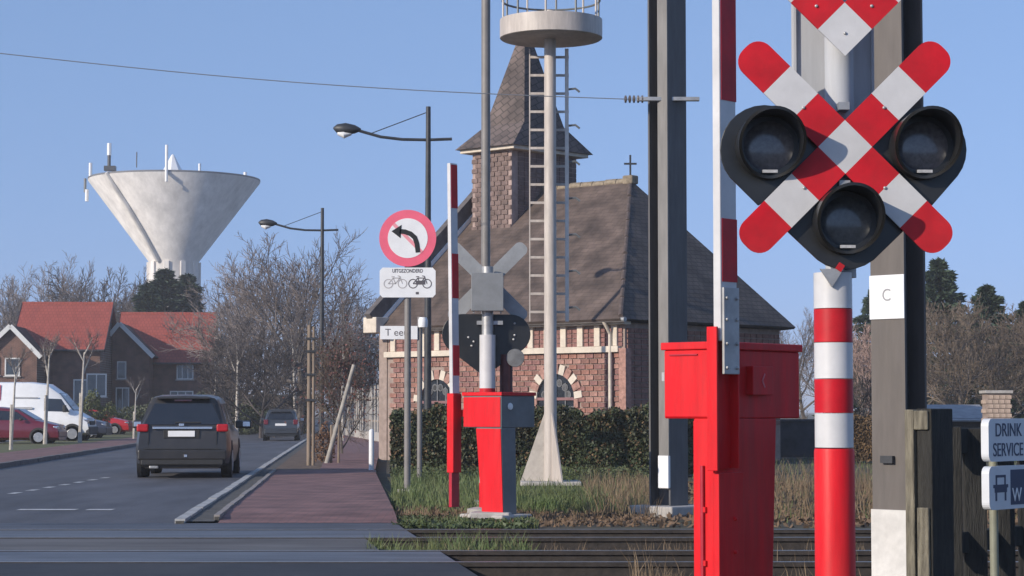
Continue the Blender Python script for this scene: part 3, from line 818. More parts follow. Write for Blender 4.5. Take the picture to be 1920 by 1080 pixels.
am = MB(); strip_mesh(am, cv, 9 * k, -.0575, zc)
am.prism([((733 - 763.5) * k, (447 - 434) * k), ((750 - 763.5) * k, (447 - 447) * k), ((752 - 763.5) * k, (447 - 422) * k)], .002, RX, (0, -.0575, zc))
am.build('arrow', INK, disc)
sm = MB(); a = R_ * .705
strip_mesh(sm, [(-a * .707, a * .707), (a * .707, -a * .707)], 6.5 * k, -.0545, zc); sm.build('slash', mat('faded slash pink', (0.80, 0.30, 0.34), .45, .05), disc)
bp = MB().prism([(x * k, y * k) for x, y in [(-47, -28), (47, -28), (52.5, -22), (52.5, 22), (47, 28), (-47, 28), (-52.5, 22), (-52.5, -22)]], .02, RX, (0, -.03, Z(530, D))).build('sub_plate', PLATEW, ts)
text_obj('plate_text', 'UITGEZONDERD', .085, mat('print grey', (0.10, 0.09, 0.10), .5, .1), bp, (0, -.0515, Z(508.5, D)), sx=.78, bold=.002)
def bike(cx, cy, s, m, moped=False):
    b = MB()
    for wx in (-.16, .16):
        ring = [(cx + wx * s + .10 * s * math.cos(t), cy + .10 * s * math.sin(t)) for t in [2 * math.pi * i / 18 for i in range(19)]]
        strip_mesh(b, ring, .022 * s, -.0505, Z(530, D))
    for a_, b_ in (((-.16, 0), (-.05, .13)), ((-.05, .13), (.10, .13)), ((.10, .13), (.0, 0)), ((.0, 0), (-.16, 0)), ((.0, 0), (-.05, .13)), ((.16, 0), (.10, .17)), ((.10, .17), (.05, .18)), ((-.09, .16), (-.02, .16))):
        strip_mesh(b, [(cx + a_[0] * s, cy + a_[1] * s), (cx + b_[0] * s, cy + b_[1] * s)], .022 * s, -.0508, Z(530, D))
    if moped:
        b.prism([(cx - .10 * s, cy - .02 * s), (cx + .12 * s, cy - .02 * s), (cx + .12 * s, cy + .07 * s), (cx - .10 * s, cy + .07 * s)], .002, RX, (0, -.0512, Z(530, D)))
    b.build('bicycle_mark', m, bp)
bike(-.20, -.02, .72, mat('faded print', (0.42, 0.40, 0.40), .5, .1))
bike(.205, -.02, .72, mat('print grey', (0.10, 0.09, 0.10)), True)
MB().box((.16, -.0512, Z(550, D)), (.05, .003, .04)).build('plate_mark', mat('print grey', (0.10, 0.09, 0.10)), bp)
MB().lathe([(.16, -.03), (.16, .03)], (0, .03, 0), 14).build('footing', CONC, ts)

# street name plate on its own pole
D = 40.5; k = 1 / sc(D)
nb = Vector((X(787, D), D, 0))
ns = thing('street_name_sign', 'small white street name plate on a thin pole behind the bicycle plate', 'street sign', nb)
MB().tube([(0, 0, -.05), (0, 0, Z(594, D))], 4.8 * k, 12).build('pole', mat('pole grey paint', (0.20, 0.185, 0.175)), ns, smooth=True)
npl = MB().box((X(748, D) - nb.x, -.065, Z(624, D)), (70 * k, .02, 25 * k)).build('name_plate', PLATEW, ns, bevel=.003)
text_obj('name_text', 'T eeu', .19, mat('print grey', (0.10, 0.09, 0.10)), npl, (X(744, D) - nb.x, -.0765, Z(624, D)), sx=1.0)
MB().lathe([(.085, -.02), (.09, .0), (.09, .12), (.07, .17)], (6 * k, -.05, Z(612, D)), 16).build('pole_cap', PLATEW, ns, smooth=True)

# white bollard by the pavement
D = 45.9
o = MB().lathe([(.055, -.05), (.055, .86), (.045, .91), (.012, .93)], (0, 0, 0), 16).build('post', PLATEW, None, smooth=True)
wb = thing('bollard', 'slim white bollard at the right edge of the red pavement', 'bollard', (X(697, D), D, 0)); o.parent = wb
MB().box((0, 0, .01), (.2, .2, .06)).build('foot', CONC, wb, bevel=.01)

# ---------- old fence in the right corner
D = 11.0; k = 1 / sc(D)
fp = Vector((X(1745, D), D, 0))
fe = thing('wooden_fence', 'dark old timber fence with a mossy lit corner post, right foreground', 'fence', fp)
Rm = RZ(math.radians(-45))
def fbox(name, c, s, m, bev=.006):
    return MB().box(Rm @ Vector(c), s, Rm).build(name, m, fe, bevel=bev)
ht = Z(766, D)
fbox('post', (-.045, .10, ht / 2 - .05), (.09, .2, ht + .1), WOODD)
fbox('post_facing', (-.125, .03, ht / 2 - .05), (.055, .10, ht + .1 - .01), WOODL)
fbox('post_facing', (-.045, -.012, ht / 2 - .31), (.07, .022, ht - .40), WOODL)
fbox('post_facing', (-.055, -.010, ht - .06), (.085, .018, .10), WOODL)
for px0, px1, yt, dd in ((1781, 1800, 800, 11.6), (1803, 1846, 803, 11.9), (1866, 1898, 806, 12.2), (1906, 1940, 804, 12.5), (1950, 1984, 805, 12.8)):
    x0, x1 = X(px0, dd) - fp.x, X(px1, dd) - fp.x
    h_ = Z(yt, dd)
    MB().box(((x0 + x1) / 2, dd - D, h_ / 2 - .05), (x1 - x0, .05, h_ + .1)).build('board', WOODD, fe, bevel=.006)
for pa, pb in ((803, 852), (1000, 1040)):
    a, b = Vector((X(1772, 11.55), 11.62, 0)), Vector((X(1990, 12.9), 12.95, 0))
    za, zb_ = Z(pa, 11.7), Z(pb, 11.7)
    dv = b - a
    MB().box(((a + b) / 2 - fp) + Vector((0, .05, (za + zb_) / 2)), (dv.length, .06, za - zb_), RZ(math.atan2(dv.y, dv.x))).build('rail', WOODD, fe, bevel=.006)

# ---------- direction plates at the right edge
D = 10.2; k = 1 / sc(D)
TH3 = math.radians(50)
pb = Vector((X(1852, D), D, 0))
dg = thing('direction_sign', 'grey sign with two thick plates cut off by the right edge', 'sign', pb, TH3)
M_SP = mat('sign plate face', (0.60, 0.62, 0.65), .4, .05, 5, dirt=.1)
NAVY = mat('navy print', (0.02, 0.035, 0.085), .5, .1)
for (pa, pz, nm) in ((785, 866, 'a'), (875, 957, 'b')):
    z0, z1 = Z(pz, D), Z(pa, D); h_ = z1 - z0; w_ = .75
    rr_ = .035
    poly = []
    for cx, cy, a0 in ((w_ - rr_, -h_ / 2 + rr_, -90), (w_ - rr_, h_ / 2 - rr_, 0), (rr_, h_ / 2 - rr_, 90), (rr_, -h_ / 2 + rr_, 180)):
        for j in range(6):
            a = math.radians(a0 + 90 * j / 5); poly.append((cx + rr_ * math.cos(a), cy + rr_ * math.sin(a)))
    pl = MB().prism(poly, .040, RX, (0, .040, (z0 + z1) / 2)).build('plate', M_SP, dg)
    zc = (z0 + z1) / 2
    if nm == 'a':
        text_obj('sign_text', 'DRINK', .092, NAVY, pl, (.065, -.0012, zc + .045), align='LEFT', sx=1.0)
        text_obj('sign_text', 'SERVICE', .092, NAVY, pl, (.042, -.0012, zc - .050), align='LEFT', sx=.95)
    else:
        c = MB()
        def rect(x0, x1, y0, y1): c.prism([(x0, y0), (x1, y0), (x1, y1), (x0, y1)], .0015, RX, (0, 0, zc))
        rect(.055, .180, -.022, .016); rect(.066, .080, .016, .056); rect(.155, .169, .016, .056); rect(.066, .169, .050, .062)
        rect(.062, .078, -.062, -.022); rect(.157, .173, -.062, -.022); rect(.042, .055, .0, .016); rect(.180, .193, .0, .016)
        c.build('car_mark', NAVY, pl)
        MB().prism([(.22, -.085), (.46, -.085), (.46, .085), (.22, .085)], .0015, RX, (0, 0, zc)).build('blue_panel', NAVY, pl)
        text_obj('sign_text', 'W', .095, PLATEW, pl, (.232, -.0028, zc - .04), align='LEFT')
MB().tube([(.17, .066, -.05), (.17, .066, Z(795, D))], .021, 12).build('pole', mat('sign pole olive grey', (0.22, 0.22, 0.16), .5, .1), dg, smooth=True)
for pz in (826, 916): MB().box((.17, .056, Z(pz, D)), (.09, .03, .03)).build('clamp', GALV, dg)

# ================================================================== CHAPEL
def plane_slab(name, pts, th, m, root, rootloc):
    """polygon slab whose own xy plane is the polygon plane (so textures run along it)"""
    pts = [Vector(p) for p in pts]
    o0 = pts[0]; ex = (pts[1] - pts[0]).normalized(); nz_ = ex.cross(pts[-1] - pts[0]).normalized(); ey = nz_.cross(ex)
    M = Matrix((ex, ey, nz_)).transposed()
    loc = [((p - o0).dot(ex), (p - o0).dot(ey)) for p in pts]
    o = MB().prism(loc, th).build(name, m, root)
    o.matrix_basis = Matrix.Translation(o0 - Vector(rootloc)) @ M.to_4x4()
    return o

M_ROOF = brick_mat('brown slate tiles', (0.130, 0.095, 0.079), (0.112, 0.081, 0.068), (0.085, 0.062, 0.052), 0.26, 0.16, 0.010, 0.9, 0.35, var=1.0)
M_SLATE_SHADE = brick_mat('shade side slates', (0.10, 0.082, 0.074), (0.075, 0.064, 0.060), (0.04, 0.034, 0.032), 0.22, 0.15, 0.012, 0.8, 0.6)  # slates darkened to carry the shade on slopes turned from the sun
M_MORT = mat('pale mortar', (0.31, 0.24, 0.205), .95, .15, 6)
BRM = [mat('brick red', (0.31, 0.150, 0.115), .9, .25, 9), mat('brick pink', (0.37, 0.205, 0.165), .9, .25, 9), mat('brick brown', (0.24, 0.125, 0.10), .9, .25, 9), mat('brick dusky', (0.26, 0.13, 0.115), .9, .25, 9)]
M_STONE = mat('cream limestone', (0.66, 0.58, 0.48), .85, .10, 5, dirt=.2)
M_GLASSD = mat('dark leaded glass', (0.018, 0.02, 0.024), .15, .3, 6, spec=.6)
M_LEAD = mat('lead grey', (0.13, 0.13, 0.135), .6, .15, 6)

th = math.radians(42); cth, sth = math.cos(th), math.sin(th)
Cd = 52.0
C0 = Vector((X(1172, Cd), Cd, 0))
def CW(s, t, z): return Vector((C0.x - cth * s + sth * t, C0.y + sth * s + cth * t, z))
def solve_s(px, t):
    kx = (px - 960) / F
    return (C0.x + sth * t - kx * (C0.y + cth * t)) / (cth + kx * sth)
def solve_t(px, s):
    kx = (px - 960) / F
    return (kx * (C0.y + sth * s) - C0.x + cth * s) / (sth - kx * cth)
chap = thing('chapel', 'small brick chapel with brown slate roof and pointed bell turret behind the hedge', 'chapel', C0)
Lc = solve_s(727, 0); Wc = 8.4; tD = solve_t(1462, 0)
z_eave = Z(603, Cd)
Rl = lambda v: Vector(v) - C0
sA = solve_s(1183, Wc / 2); pA = CW(sA, Wc / 2, 0); zA = Z(343, pA.y)
# walls
foot = [CW(Lc, 0, 0), CW(0, 0, 0), CW(0, tD, 0), CW(2.6, Wc, 0), CW(Lc, Wc, 0)]
MB().prism([(Rl(p).x, Rl(p).y) for p in foot], z_eave - .02).build('wall', M_MORT, chap)
MB().prism([(Rl(p).x, Rl(p).y) for p in (CW(Lc + .3, -.03, 0), CW(Lc, -.03, 0), CW(Lc, Wc + .03, 0), CW(Lc + .3, Wc + .03, 0))][::-1], z_eave + .1).build('gable_wall', M_MORT, chap)
gw = [CW(Lc + .02, 0, z_eave), CW(Lc + .02, Wc, z_eave), CW(Lc + .02, Wc / 2, zA)]
MB().add([Rl(p) for p in gw] + [Rl(p + CW(.25, 0, 0) - C0) for p in gw], [(0, 1, 2), (5, 4, 3), (0, 3, 4, 1), (1, 4, 5, 2), (2, 5, 3, 0)]).build('gable', M_MORT, chap)
# brickwork on the wall that faces the camera: each brick its own piece
def wall_rot(): return RZ(math.atan2(sth, -cth))      # local x runs along +s
bl, bh = .27, .135
bmeshes = []
for i, m in enumerate(BRM):
    me = MB().box((0, 0, 0), (bl - .028, .06, bh - .028)).mesh('brick'); me.materials.append(m); bmeshes.append(me)
    me2 = MB().box((0, 0, 0), (bl / 2 - .028, .06, bh - .028)).mesh('half_brick'); me2.materials.append(m); bmeshes.append(me2)
rr = random.Random(11)
wins = [(solve_s(1044, 0), .62, 1.62), (solve_s(822, 0), .60, 1.55)]     # s, radius, spring height
z_corn = Z(655, Cd)
wang = math.atan2(sth, -cth)
row = 0; z = 1.20
nb_ = 0
frieze = MB()
def put_brick(s, z, half, proud=.0):
    global nb_
    me = bmeshes[rr.randrange(4) * 2 + (1 if half else 0)]
    o = bpy.data.objects.new('brick', me); COL.objects.link(o); o.parent = chap
    o.location = Rl(CW(s, -.012 - rr.uniform(0, .008), z)); o.rotation_euler = (0, 0, wang); nb_ += 1
while z < z_corn - .10:
    s = .02 + (bl / 2 if row % 2 else 0)
    if row % 2: 
        put_brick(.02 + bl / 4, z, True)
    while s + bl <= Lc + .02:
        sc_ = s + bl / 2
        ok = True
        for ws, wr, wz in wins:
            if abs(sc_ - ws) < wr + .20 and (z < wz or math.hypot(sc_ - ws, z - wz) < wr + .30): ok = False
        if ok: put_brick(sc_, z, False)
        s += bl
    z += bh; row += 1
# lower wall behind the hedge, frieze brickwork: too small or hidden, joined
lo = MB()
zz = .1
while zz < 1.12:
    s = .02
    while s + bl < Lc: lo.box(Rl(CW(s + bl / 2, -.01, zz)), (bl - .03, .05, bh - .03), RZ(wang)); s += bl
    zz += bh
tag(lo.build('lower_brickwork', BRM[0], chap), kind='stuff')
fr = MB(); zz = z_corn + .13
while zz < z_eave - .10:
    s = .05
    while s + bl < Lc: fr.box(Rl(CW(s + bl / 2, -.012, zz)), (bl - .03, .05, .115 - .02), RZ(wang)); s += bl
    zz += .115
tag(fr.build('frieze_brickwork', BRM[3], chap), kind='stuff')
sd = MB(); zz = 1.0                           # brickwork of the shaded end wall
while zz < z_eave - .1:
    t = .05
    while t + bl < tD: sd.box(Rl(CW(-.012, t + bl / 2, zz)), (bl - .03, .05, bh - .03), RZ(math.atan2(cth, sth))); t += bl
    zz += bh
tag(sd.build('end_brickwork', BRM[2], chap), kind='stuff')
# cornice band, frieze blocks, gutter, downpipe
def along(s0, s1, t, z, dt, dz, m, name):
    return MB().box(Rl(CW((s0 + s1) / 2, t, z)), (s1 - s0, dt, dz), RZ(wang)).build(name, m, chap, bevel=.008)
along(.12, Lc + .02, -.06, z_corn + .01, .16, .15, M_STONE, 'cornice')
ns_ = 15
for i in range(ns_):
    s_ = Lc * (i + .5) / ns_
    along(s_ - .09, s_ + .09, -.045, (z_corn + z_eave) / 2 + .03, .10, z_eave - z_corn - .12, M_STONE, 'frieze_block')
along(-.15, Lc + .05, -.10, z_eave - .03, .30, .08, M_STONE, 'eave_board')
MB().tube([Rl(CW(-.3, -.36, z_eave + .035)), Rl(CW(Lc + .05, -.36, z_eave + .035))], .065, 10).build('gutter', GALV, chap, smooth=True)
sp = solve_s(1150, 0)
MB().tube([Rl(CW(sp, -.36, z_eave)), Rl(CW(sp, -.12, z_eave - .3)), Rl(CW(sp, -.12, 0))], .05, 10).build('downpipe', M_STONE, chap, smooth=True)
MB().box(Rl(CW(.0, 0, 1.4)), (.22, .22, 2.9), RZ(wang)).build('corner_stone', BRM[1], chap)
# arched windows
for ws, wr, wz in wins:
    A = RZ(wang); 
    Mw = Matrix((A.col[0], Vector((0, 0, 1)), A.col[0].cross(Vector((0, 0, 1))))).transposed()   # local x along s, y up, z out
    out = A.col[0].cross(Vector((0, 0, 1)))
    sgn = 1 if out.dot(Vector((-sth, -cth, 0))) > 0 else -1
    poly = [(-wr, -1.1), (wr, -1.1)] + [(wr * math.cos(a), wr * math.sin(a)) for a in [math.pi * i / 16 for i in range(17)]]
    c = Rl(CW(ws, -.004 if sgn > 0 else -.012, wz))
    w_ = MB().prism(poly, .008, Mw, c).build('window', M_GLASSD, chap)
    for i in range(11):
        a = math.pi * (i + .5) / 11
        p = Rl(CW(ws, -.03, wz)) + Mw @ Vector(((wr + .13) * math.cos(a), (wr + .13) * math.sin(a), 0))
        MB().box(p, (.25, .17, .08), Mw @ Matrix.Rotation(a, 3, 'Z')).build('arch_stone', BRM[1] if i % 2 else M_STONE, chap)
    for s_ in (-1, 1):
        MB().box(Rl(CW(ws + s_ * (wr + .06), -.03, wz - .55)), (.13, .08, 1.1), A).build('jamb', BRM[1], chap)
    MB().box(Rl(CW(ws, -.03, wz)), (2 * wr, .05, .07), A).build('window_bar', mat('purple brown frame', (0.22, 0.11, 0.11), .7, .1), w_).matrix_parent_inverse.identity()
    for s_ in (-.5, 0, .5):
        MB().box(Rl(CW(ws + s_ * wr, -.02, wz - .15)), (.035, .035, 1.1 if s_ else 1.5), A).build('window_bar', M_LEAD, w_)
    for j in range(5):
        MB().box(Rl(CW(ws, -.021, wz - .2 - .2 * j)), (2 * wr, .03, .025), A).build('window_bar', M_LEAD, w_)
    for i in range(6):
        a = math.pi * (i + .5) / 6
        p = Rl(CW(ws, -.02, wz)) + Mw @ Vector((wr * .66 * math.cos(a), wr * .66 * math.sin(a), 0))
        MB().lathe([(.10, -.012), (.10, .012), (.075, .012), (.075, -.012)], p, 12, Mw).build('tracery', M_LEAD, w_)
    along(ws - wr - .2, ws + wr + .2, -.07, .55, .2, .1, M_STONE, 'window_sill')
# roof planes
ov = .42
E = [CW(Lc, -ov, z_eave), CW(-ov * .5, -ov, z_eave), CW(-ov * .5 - .15, tD + .15, z_eave), CW(2.5, Wc + ov, z_eave), CW(Lc, Wc + ov, z_eave)]
AP = CW(sA, Wc / 2, zA); RL_ = CW(Lc, Wc / 2, zA)
plane_slab('roof_slope', [E[1], E[0], RL_, AP][::-1] if False else [E[0], E[1], AP, RL_], .07, M_ROOF, chap, C0)
plane_slab('roof_slope', [E[1], E[2], AP], .07, M_SLATE_SHADE, chap, C0)
plane_slab('roof_slope', [E[2], E[3], AP], .07, M_SLATE_SHADE, chap, C0)
plane_slab('roof_slope', [E[3], E[4], RL_, AP], .07, M_SLATE_SHADE, chap, C0)
# hip and ridge tiles
rt = MB().tube([(-.2, 0, 0), (.2, 0, 0)], .12, 10).mesh('ridge_tile'); rt.materials.append(mat('mossy ridge tile', (0.26, 0.21, 0.15), .9, .3, 6))
rt2 = MB().tube([(-.2, 0, 0), (.2, 0, 0)], .06, 8).mesh('hip_tile'); rt2.materials.append(mat('hip tile', (0.12, 0.09, 0.08), .9, .3, 6))
def tiles(a, b, me, name):
    d_ = b - a; n_ = int(d_.length / .41)
    for i in range(n_):
        p = a + d_ * ((i + .5) / n_)
        o = bpy.data.objects.new(name, me); COL.objects.link(o); o.parent = chap; o.location = Rl(p) + Vector((0, 0, .03 + rr.uniform(-.02, .03)))
        o.rotation_euler = d_.to_track_quat('X', 'Z').to_euler()
tiles(AP, RL_, rt, 'ridge_tile'); tiles(E[1] + Vector((0, 0, .05)), AP, rt2, 'hip_tile')
# parapet of the left gable with white flashing
g0, g1 = CW(Lc + .02, -ov, z_eave), CW(Lc + .02, Wc / 2, zA)
dv = (g1 - g0); ux = dv.normalized(); ns2 = (CW(1, 0, 0) - C0).normalized(); uz = ns2.cross(ux)
if uz.z < 0: uz = -uz
Mp = Matrix((ux, ns2, uz)).transposed()
MB().box(Rl((g0 + g1) / 2 + uz * .26), (dv.length, .22, .58), Mp).build('gable_parapet', mat('shade grey parapet', (0.13, 0.115, 0.11), .8, .25, 4), chap, bevel=.01)  # grey darkened for the shaded inner face of the parapet
MB().box(Rl((g0 + g1) / 2 + uz * .12 - ns2 * .135), (dv.length, .05, .10), Mp).build('flashing', PLATEW, chap)
MB().box(Rl(g0 + Vector((0, 0, .12))), (.5, .5, .42), RZ(wang)).build('kneeler', M_STONE, chap, bevel=.02)
# bell turret
tc_ = CW(solve_s(984, Wc / 2), Wc / 2, 0); td = tc_.y; kt = td / F
tw_s, tw_t = 73 * kt / cth, 122 * kt / sth
Rt = RZ(wang)
tz0, tz1 = zA - 2.4, Z(292, td)
tur = MB().box(Rl(tc_ + Vector((0, 0, (tz0 + tz1) / 2))), (tw_s, tw_t, tz1 - tz0), Rt).build('turret', mat('turret mortar', (0.36, 0.27, 0.24), .95, .2, 3), chap)
tb = MB(); zz = tz0 + .1; row = 0
while zz < tz1 - .06:
    s = -tw_s / 2 + (0 if row % 2 else .12)
    while s + .24 <= tw_s / 2 + .02:
        tb.box(Rl(tc_ + Rt @ Vector((s + .12, tw_t / 2 * (1 if (Rt @ Vector((0, 1, 0))).y < 0 else -1), 0)) + Vector((0, 0, zz))), (.22, .05 + rr.uniform(0, .03), .115), Rt); s += .25
    t = -tw_t / 2
    while t + .24 <= tw_t / 2:
        tb.box(Rl(tc_ + Rt @ Vector((-tw_s / 2, t + .12, 0)) + Vector((0, 0, zz))), (.05, .22, .115), Rt)
        tb.box(Rl(tc_ + Rt @ Vector((tw_s / 2, t + .12, 0)) + Vector((0, 0, zz))), (.05, .22, .115), Rt); t += .25
    zz += .135; row += 1
tag(tb.build('turret_brickwork', mat('weathered turret brick', (0.21, 0.145, 0.13), .9, .3, 3, dirt=.45), chap), kind='stuff')
MB().box(Rl(tc_ + Vector((0, 0, tz1 + .05))), (tw_s + .55, tw_t + .45, .12), Rt).build('turret_eave', M_STONE, chap, bevel=.01)
zt0 = tz1 + .09; zt1 = Z(238, td); zt2 = Z(46, td)
ring = []
for (fx, fy, z_) in ((tw_s / 2 + .36, tw_t / 2 + .34, zt0), (tw_s / 2 * 1.0, tw_t / 2 * .62, zt1), (.03, .03, zt2)):
    ring.append([Rl(tc_ + Rt @ Vector((x * fx, y * fy, 0)) + Vector((0, 0, z_))) for x, y in ((-1, -1), (1, -1), (1, 1), (-1, 1))])
sp_ = MB(); vs = ring[0] + ring[1] + ring[2]
sp_.add(vs, [(3, 2, 1, 0)] + [(i * 4 + j, i * 4 + (j + 1) % 4, (i + 1) * 4 + (j + 1) % 4, (i + 1) * 4 + j) for i in range(2) for j in range(4)] + [(8, 9, 10, 11)])
sp_.build('spire', brick_mat('spire slates', (0.155, 0.118, 0.105), (0.11, 0.085, 0.078), (0.06, 0.05, 0.045), 0.24, 0.17, 0.014, 0.85, 0.5, rot=(math.pi / 2, 0, .6)), chap)
# cross on the apex
cr = MB().box(Rl(AP + Vector((0, 0, .38))), (.05, .05, .76)).box(Rl(AP + Vector((0, 0, .52))), (.34, .045, .05)).build('roof_cross', DARKM, chap)
MB().box(Rl(AP + Vector((0, 0, .08))), (.34, .3, .24), Rt).build('apex_cap', mat('mossy ridge tile', (0.26, 0.21, 0.15)), chap, bevel=.04)

# ---------- water tower
D = 314.0; k = D / F
wt = thing('water_tower', 'white conical concrete water tower with antennas above the red roofs', 'water tower', (X(324, D), D, 0))
M_WT = mat('pale tower concrete', (0.76, 0.72, 0.68), .85, .14, .6, dirt=.30, stretch=(1, 1, .12))
zr, zb_ = Z(337, D), Z(492, D)
R1, R2 = 160 * k, 46 * k
MB().lathe([(R2, zb_ - 3), (R2, zb_), (R1, zr - .35), (R1, zr), (R1 - .4, zr)], (0, 0, 0), 72).build('bowl', M_WT, wt, smooth=True)
MB().lathe([(R2, 0), (R2, zb_ - 3.0)], (0, 0, 0), 48).build('stem', M_WT, wt, smooth=True)
MB().lathe([(R1 - .1, zr + .02), (R1 * .3, zr + .55), (.2, zr + .75)], (0, 0, 0), 64).build('roof', mat('grey tower roof', (0.30, 0.30, 0.30), .8, .1, .5), wt, smooth=True)
MB().lathe([(R1 + .05, zr - .18), (R1 + .05, zr + .06), (R1 - .2, zr + .06)], (0, 0, 0), 72).build('rim', mat('dark rim', (0.16, 0.16, 0.17), .7, .1), wt, smooth=True)
MB().lathe([(25 * k, zr + .4), (3 * k, Z(291, D)), (.05, Z(289, D))], (-4 * k, 0, 0), 8).build('roof_cap', PLATEW, wt)
# raised duct down the bowl
a = math.radians(-130)
for off, wd, nm in ((0, .5, 'duct'),):
    p0 = Vector(((R1 + .2) * math.cos(a), (R1 + .2) * math.sin(a), zr)); 
    a2 = math.radians(-118)
    p1 = Vector(((R2 + .25) * math.cos(a2), (R2 + .25) * math.sin(a2), zb_ - .4))
    pm = [p0]
    for i in range(1, 9):
        t = i / 8; aa = a + (a2 - a) * t; rr_ = R1 + (R2 - R1) * t + .22
        pm.append(Vector((rr_ * math.cos(aa), rr_ * math.sin(aa), zr - .3 + (zb_ - zr + .3) * t)))
    MB().tube(pm, .34, 8).build('duct', M_WT, wt)
def ant(px, y0, y1, dy, r, m, nm='antenna'):
    xx = X(px, D) - X(324, D); MB().tube([(xx, dy, Z(y0, D)), (xx, dy, Z(y1, D))], r, 8).build(nm, m, wt)
ant(222, 330, 305, -9.0, .25, DARKM); ant(222, 305, 283, -9.0, .32, PLATEW); ant(178, 337, 313, -5.0, .26, PLATEW); ant(158, 362, 336, -1, .2, GREYP)
ant(164, 380, 358, -2, .26, PLATEW); ant(277, 330, 302, -11, .08, DARKM); ant(335, 358, 292, -12.75, .22, PLATEW); ant(388, 334, 320, -9, .2, PLATEW); ant(465, 338, 330, -5, .25, PLATEW); ant(380, 334, 324, 3, .18, PLATEW)
MB().box((X(224, D) - X(324, D), -9, Z(329, D)), (1.6, 1.2, .7)).build('antenna_base', DARKM, wt)
for i in range(10):
    t = 2 * math.pi * i / 10 + .2
    MB().box((R2 * 1.0 * math.cos(t), R2 * 1.0 * math.sin(t), zb_ - 4), (.7, .7, 8), RZ(t)).build('stem_rib', M_WT, wt)

# ---------- street lamps
def street_lamp(px, d, py_top, label):
    k = d / F
    L_ = thing('street_lamp', label, 'street lamp', (X(px, d), d, 0), group='street lamps along the road')
    zt = Z(py_top, d); za = zt - .62 * 1.3 * 1.0
    za = zt - 63 * (49 / F)
    MB().tube([(0, 0, 0), (0, 0, zt)], [.095, .055], 12).build('pole', DARKM, L_, smooth=True)
    arm = [Vector((.55, 0, za + .02)), Vector((0, 0, za)), Vector((-.6, 0, za + .01)), Vector((-1.1, 0, za + .07)), Vector((-1.7, 0, za + .24))]
    MB().tube(arm, .035, 8).build('arm', DARKM, L_, smooth=True)
    MB().tube([Vector((0, 0, zt - .12)), Vector((-1.35, 0, za + .14))], .012, 6).build('stay', DARKM, L_)
    hd = MB(); 
    prof = [(-.06, .03), (.08, .10), (.30, .14), (.50, .10), (.58, .02)]
    for i in range(len(prof)): pass
    hd.tube([Vector((-1.62 - a_, 0, za + .235 + .01 * i)) for i, (a_, r_) in enumerate(prof)], [r_ for a_, r_ in prof], 12)
    hd.build('lantern', DARKM, L_, smooth=True)
    MB().tube([Vector((-1.78, 0, za + .16)), Vector((-1.95, 0, za + .14)), Vector((-2.10, 0, za + .16))], [.05, .11, .05], 12).build('lamp_glass', PLATEW, L_, smooth=True)
    MB().box((0, 0, .6), (.16, .16, 1.2)).build('pole_base', DARKM, L_, bevel=.02)
    return L_
street_lamp(802, 49, 200, 'taller looking street lamp standing behind the no left turn sign')
street_lamp(603, 73, 390, 'smaller looking street lamp in front of the big bare tree')

# ---------- wooden pole pair, leaning stay
D = 50.4
wp_ = thing('utility_post', 'pair of upright wooden posts strapped together beside the kerb', 'post', (X(583, D), D, .03))
for dx, r, h in ((-.04, .052, 3.32), (.065, .038, 3.28)):
    MB().tube([(dx, 0, -.05), (dx, 0, h)], [r, r * .9], 12).build('post', WOODP, wp_, smooth=True)
for zz in (1.55, 2.15, 2.7, 3.0):
    MB().box((.01, 0, zz), (.24, .15, .05)).build('strap', DARKM, wp_)
D = 52
ls = thing('stay_pole', 'leaning wooden stay pole rising to the right of the strapped posts', 'pole', (X(612, D), D, .03))
MB().tube([(0, 0, -.05), (X(662, D) - X(612, D), .3, Z(686, D))], [.06, .05], 10).build('shaft', mat('bleached wood', (0.34, 0.31, 0.27), .85, .2, 6), ls, smooth=True)
for dx in (.12, .30):
    MB().tube([(dx, .1, 0), (dx, .1, .95)], .03, 8).build('stake', WOODP, ls, smooth=True)

# ---------- fence of stakes beyond the pavement
sf_ = thing('stake_fence', 'tall fence of thin grey stakes at the bend beyond the pavement', 'fence', (X(720, 88), 88, 0))
p0, p1 = Vector((X(722, 88), 88, 0)), Vector((X(628, 128), 128, 0))
sm_ = MB().box((0, 0, 1.2), (.11, .11, 2.4)).mesh('stake'); sm_.materials.append(mat('grey stake', (0.30, 0.28, 0.26), .85, .2, 4))
for i in range(26):
    t = i / 25
    o = bpy.data.objects.new('stake', sm_); COL.objects.link(o); o.parent = sf_; o.location = p0.lerp(p1, t) - p0; o.scale.z = rr.uniform(.92, 1.1); o.rotation_euler = (rr.uniform(-.02, .02), rr.uniform(-.02, .02), rr.uniform(0, 1))
dv = p1 - p0
for zz in (.9, 1.9): MB().box(dv / 2 + Vector((0, .08, zz)), (dv.length, .05, .09), RZ(math.atan2(dv.y, dv.x))).build('rail', WOODP, sf_)
MB().box(dv / 2 + Vector((0, 0, .2)), (dv.length, .2, .45), RZ(math.atan2(dv.y, dv.x))).build('base_wall', CONC, sf_)

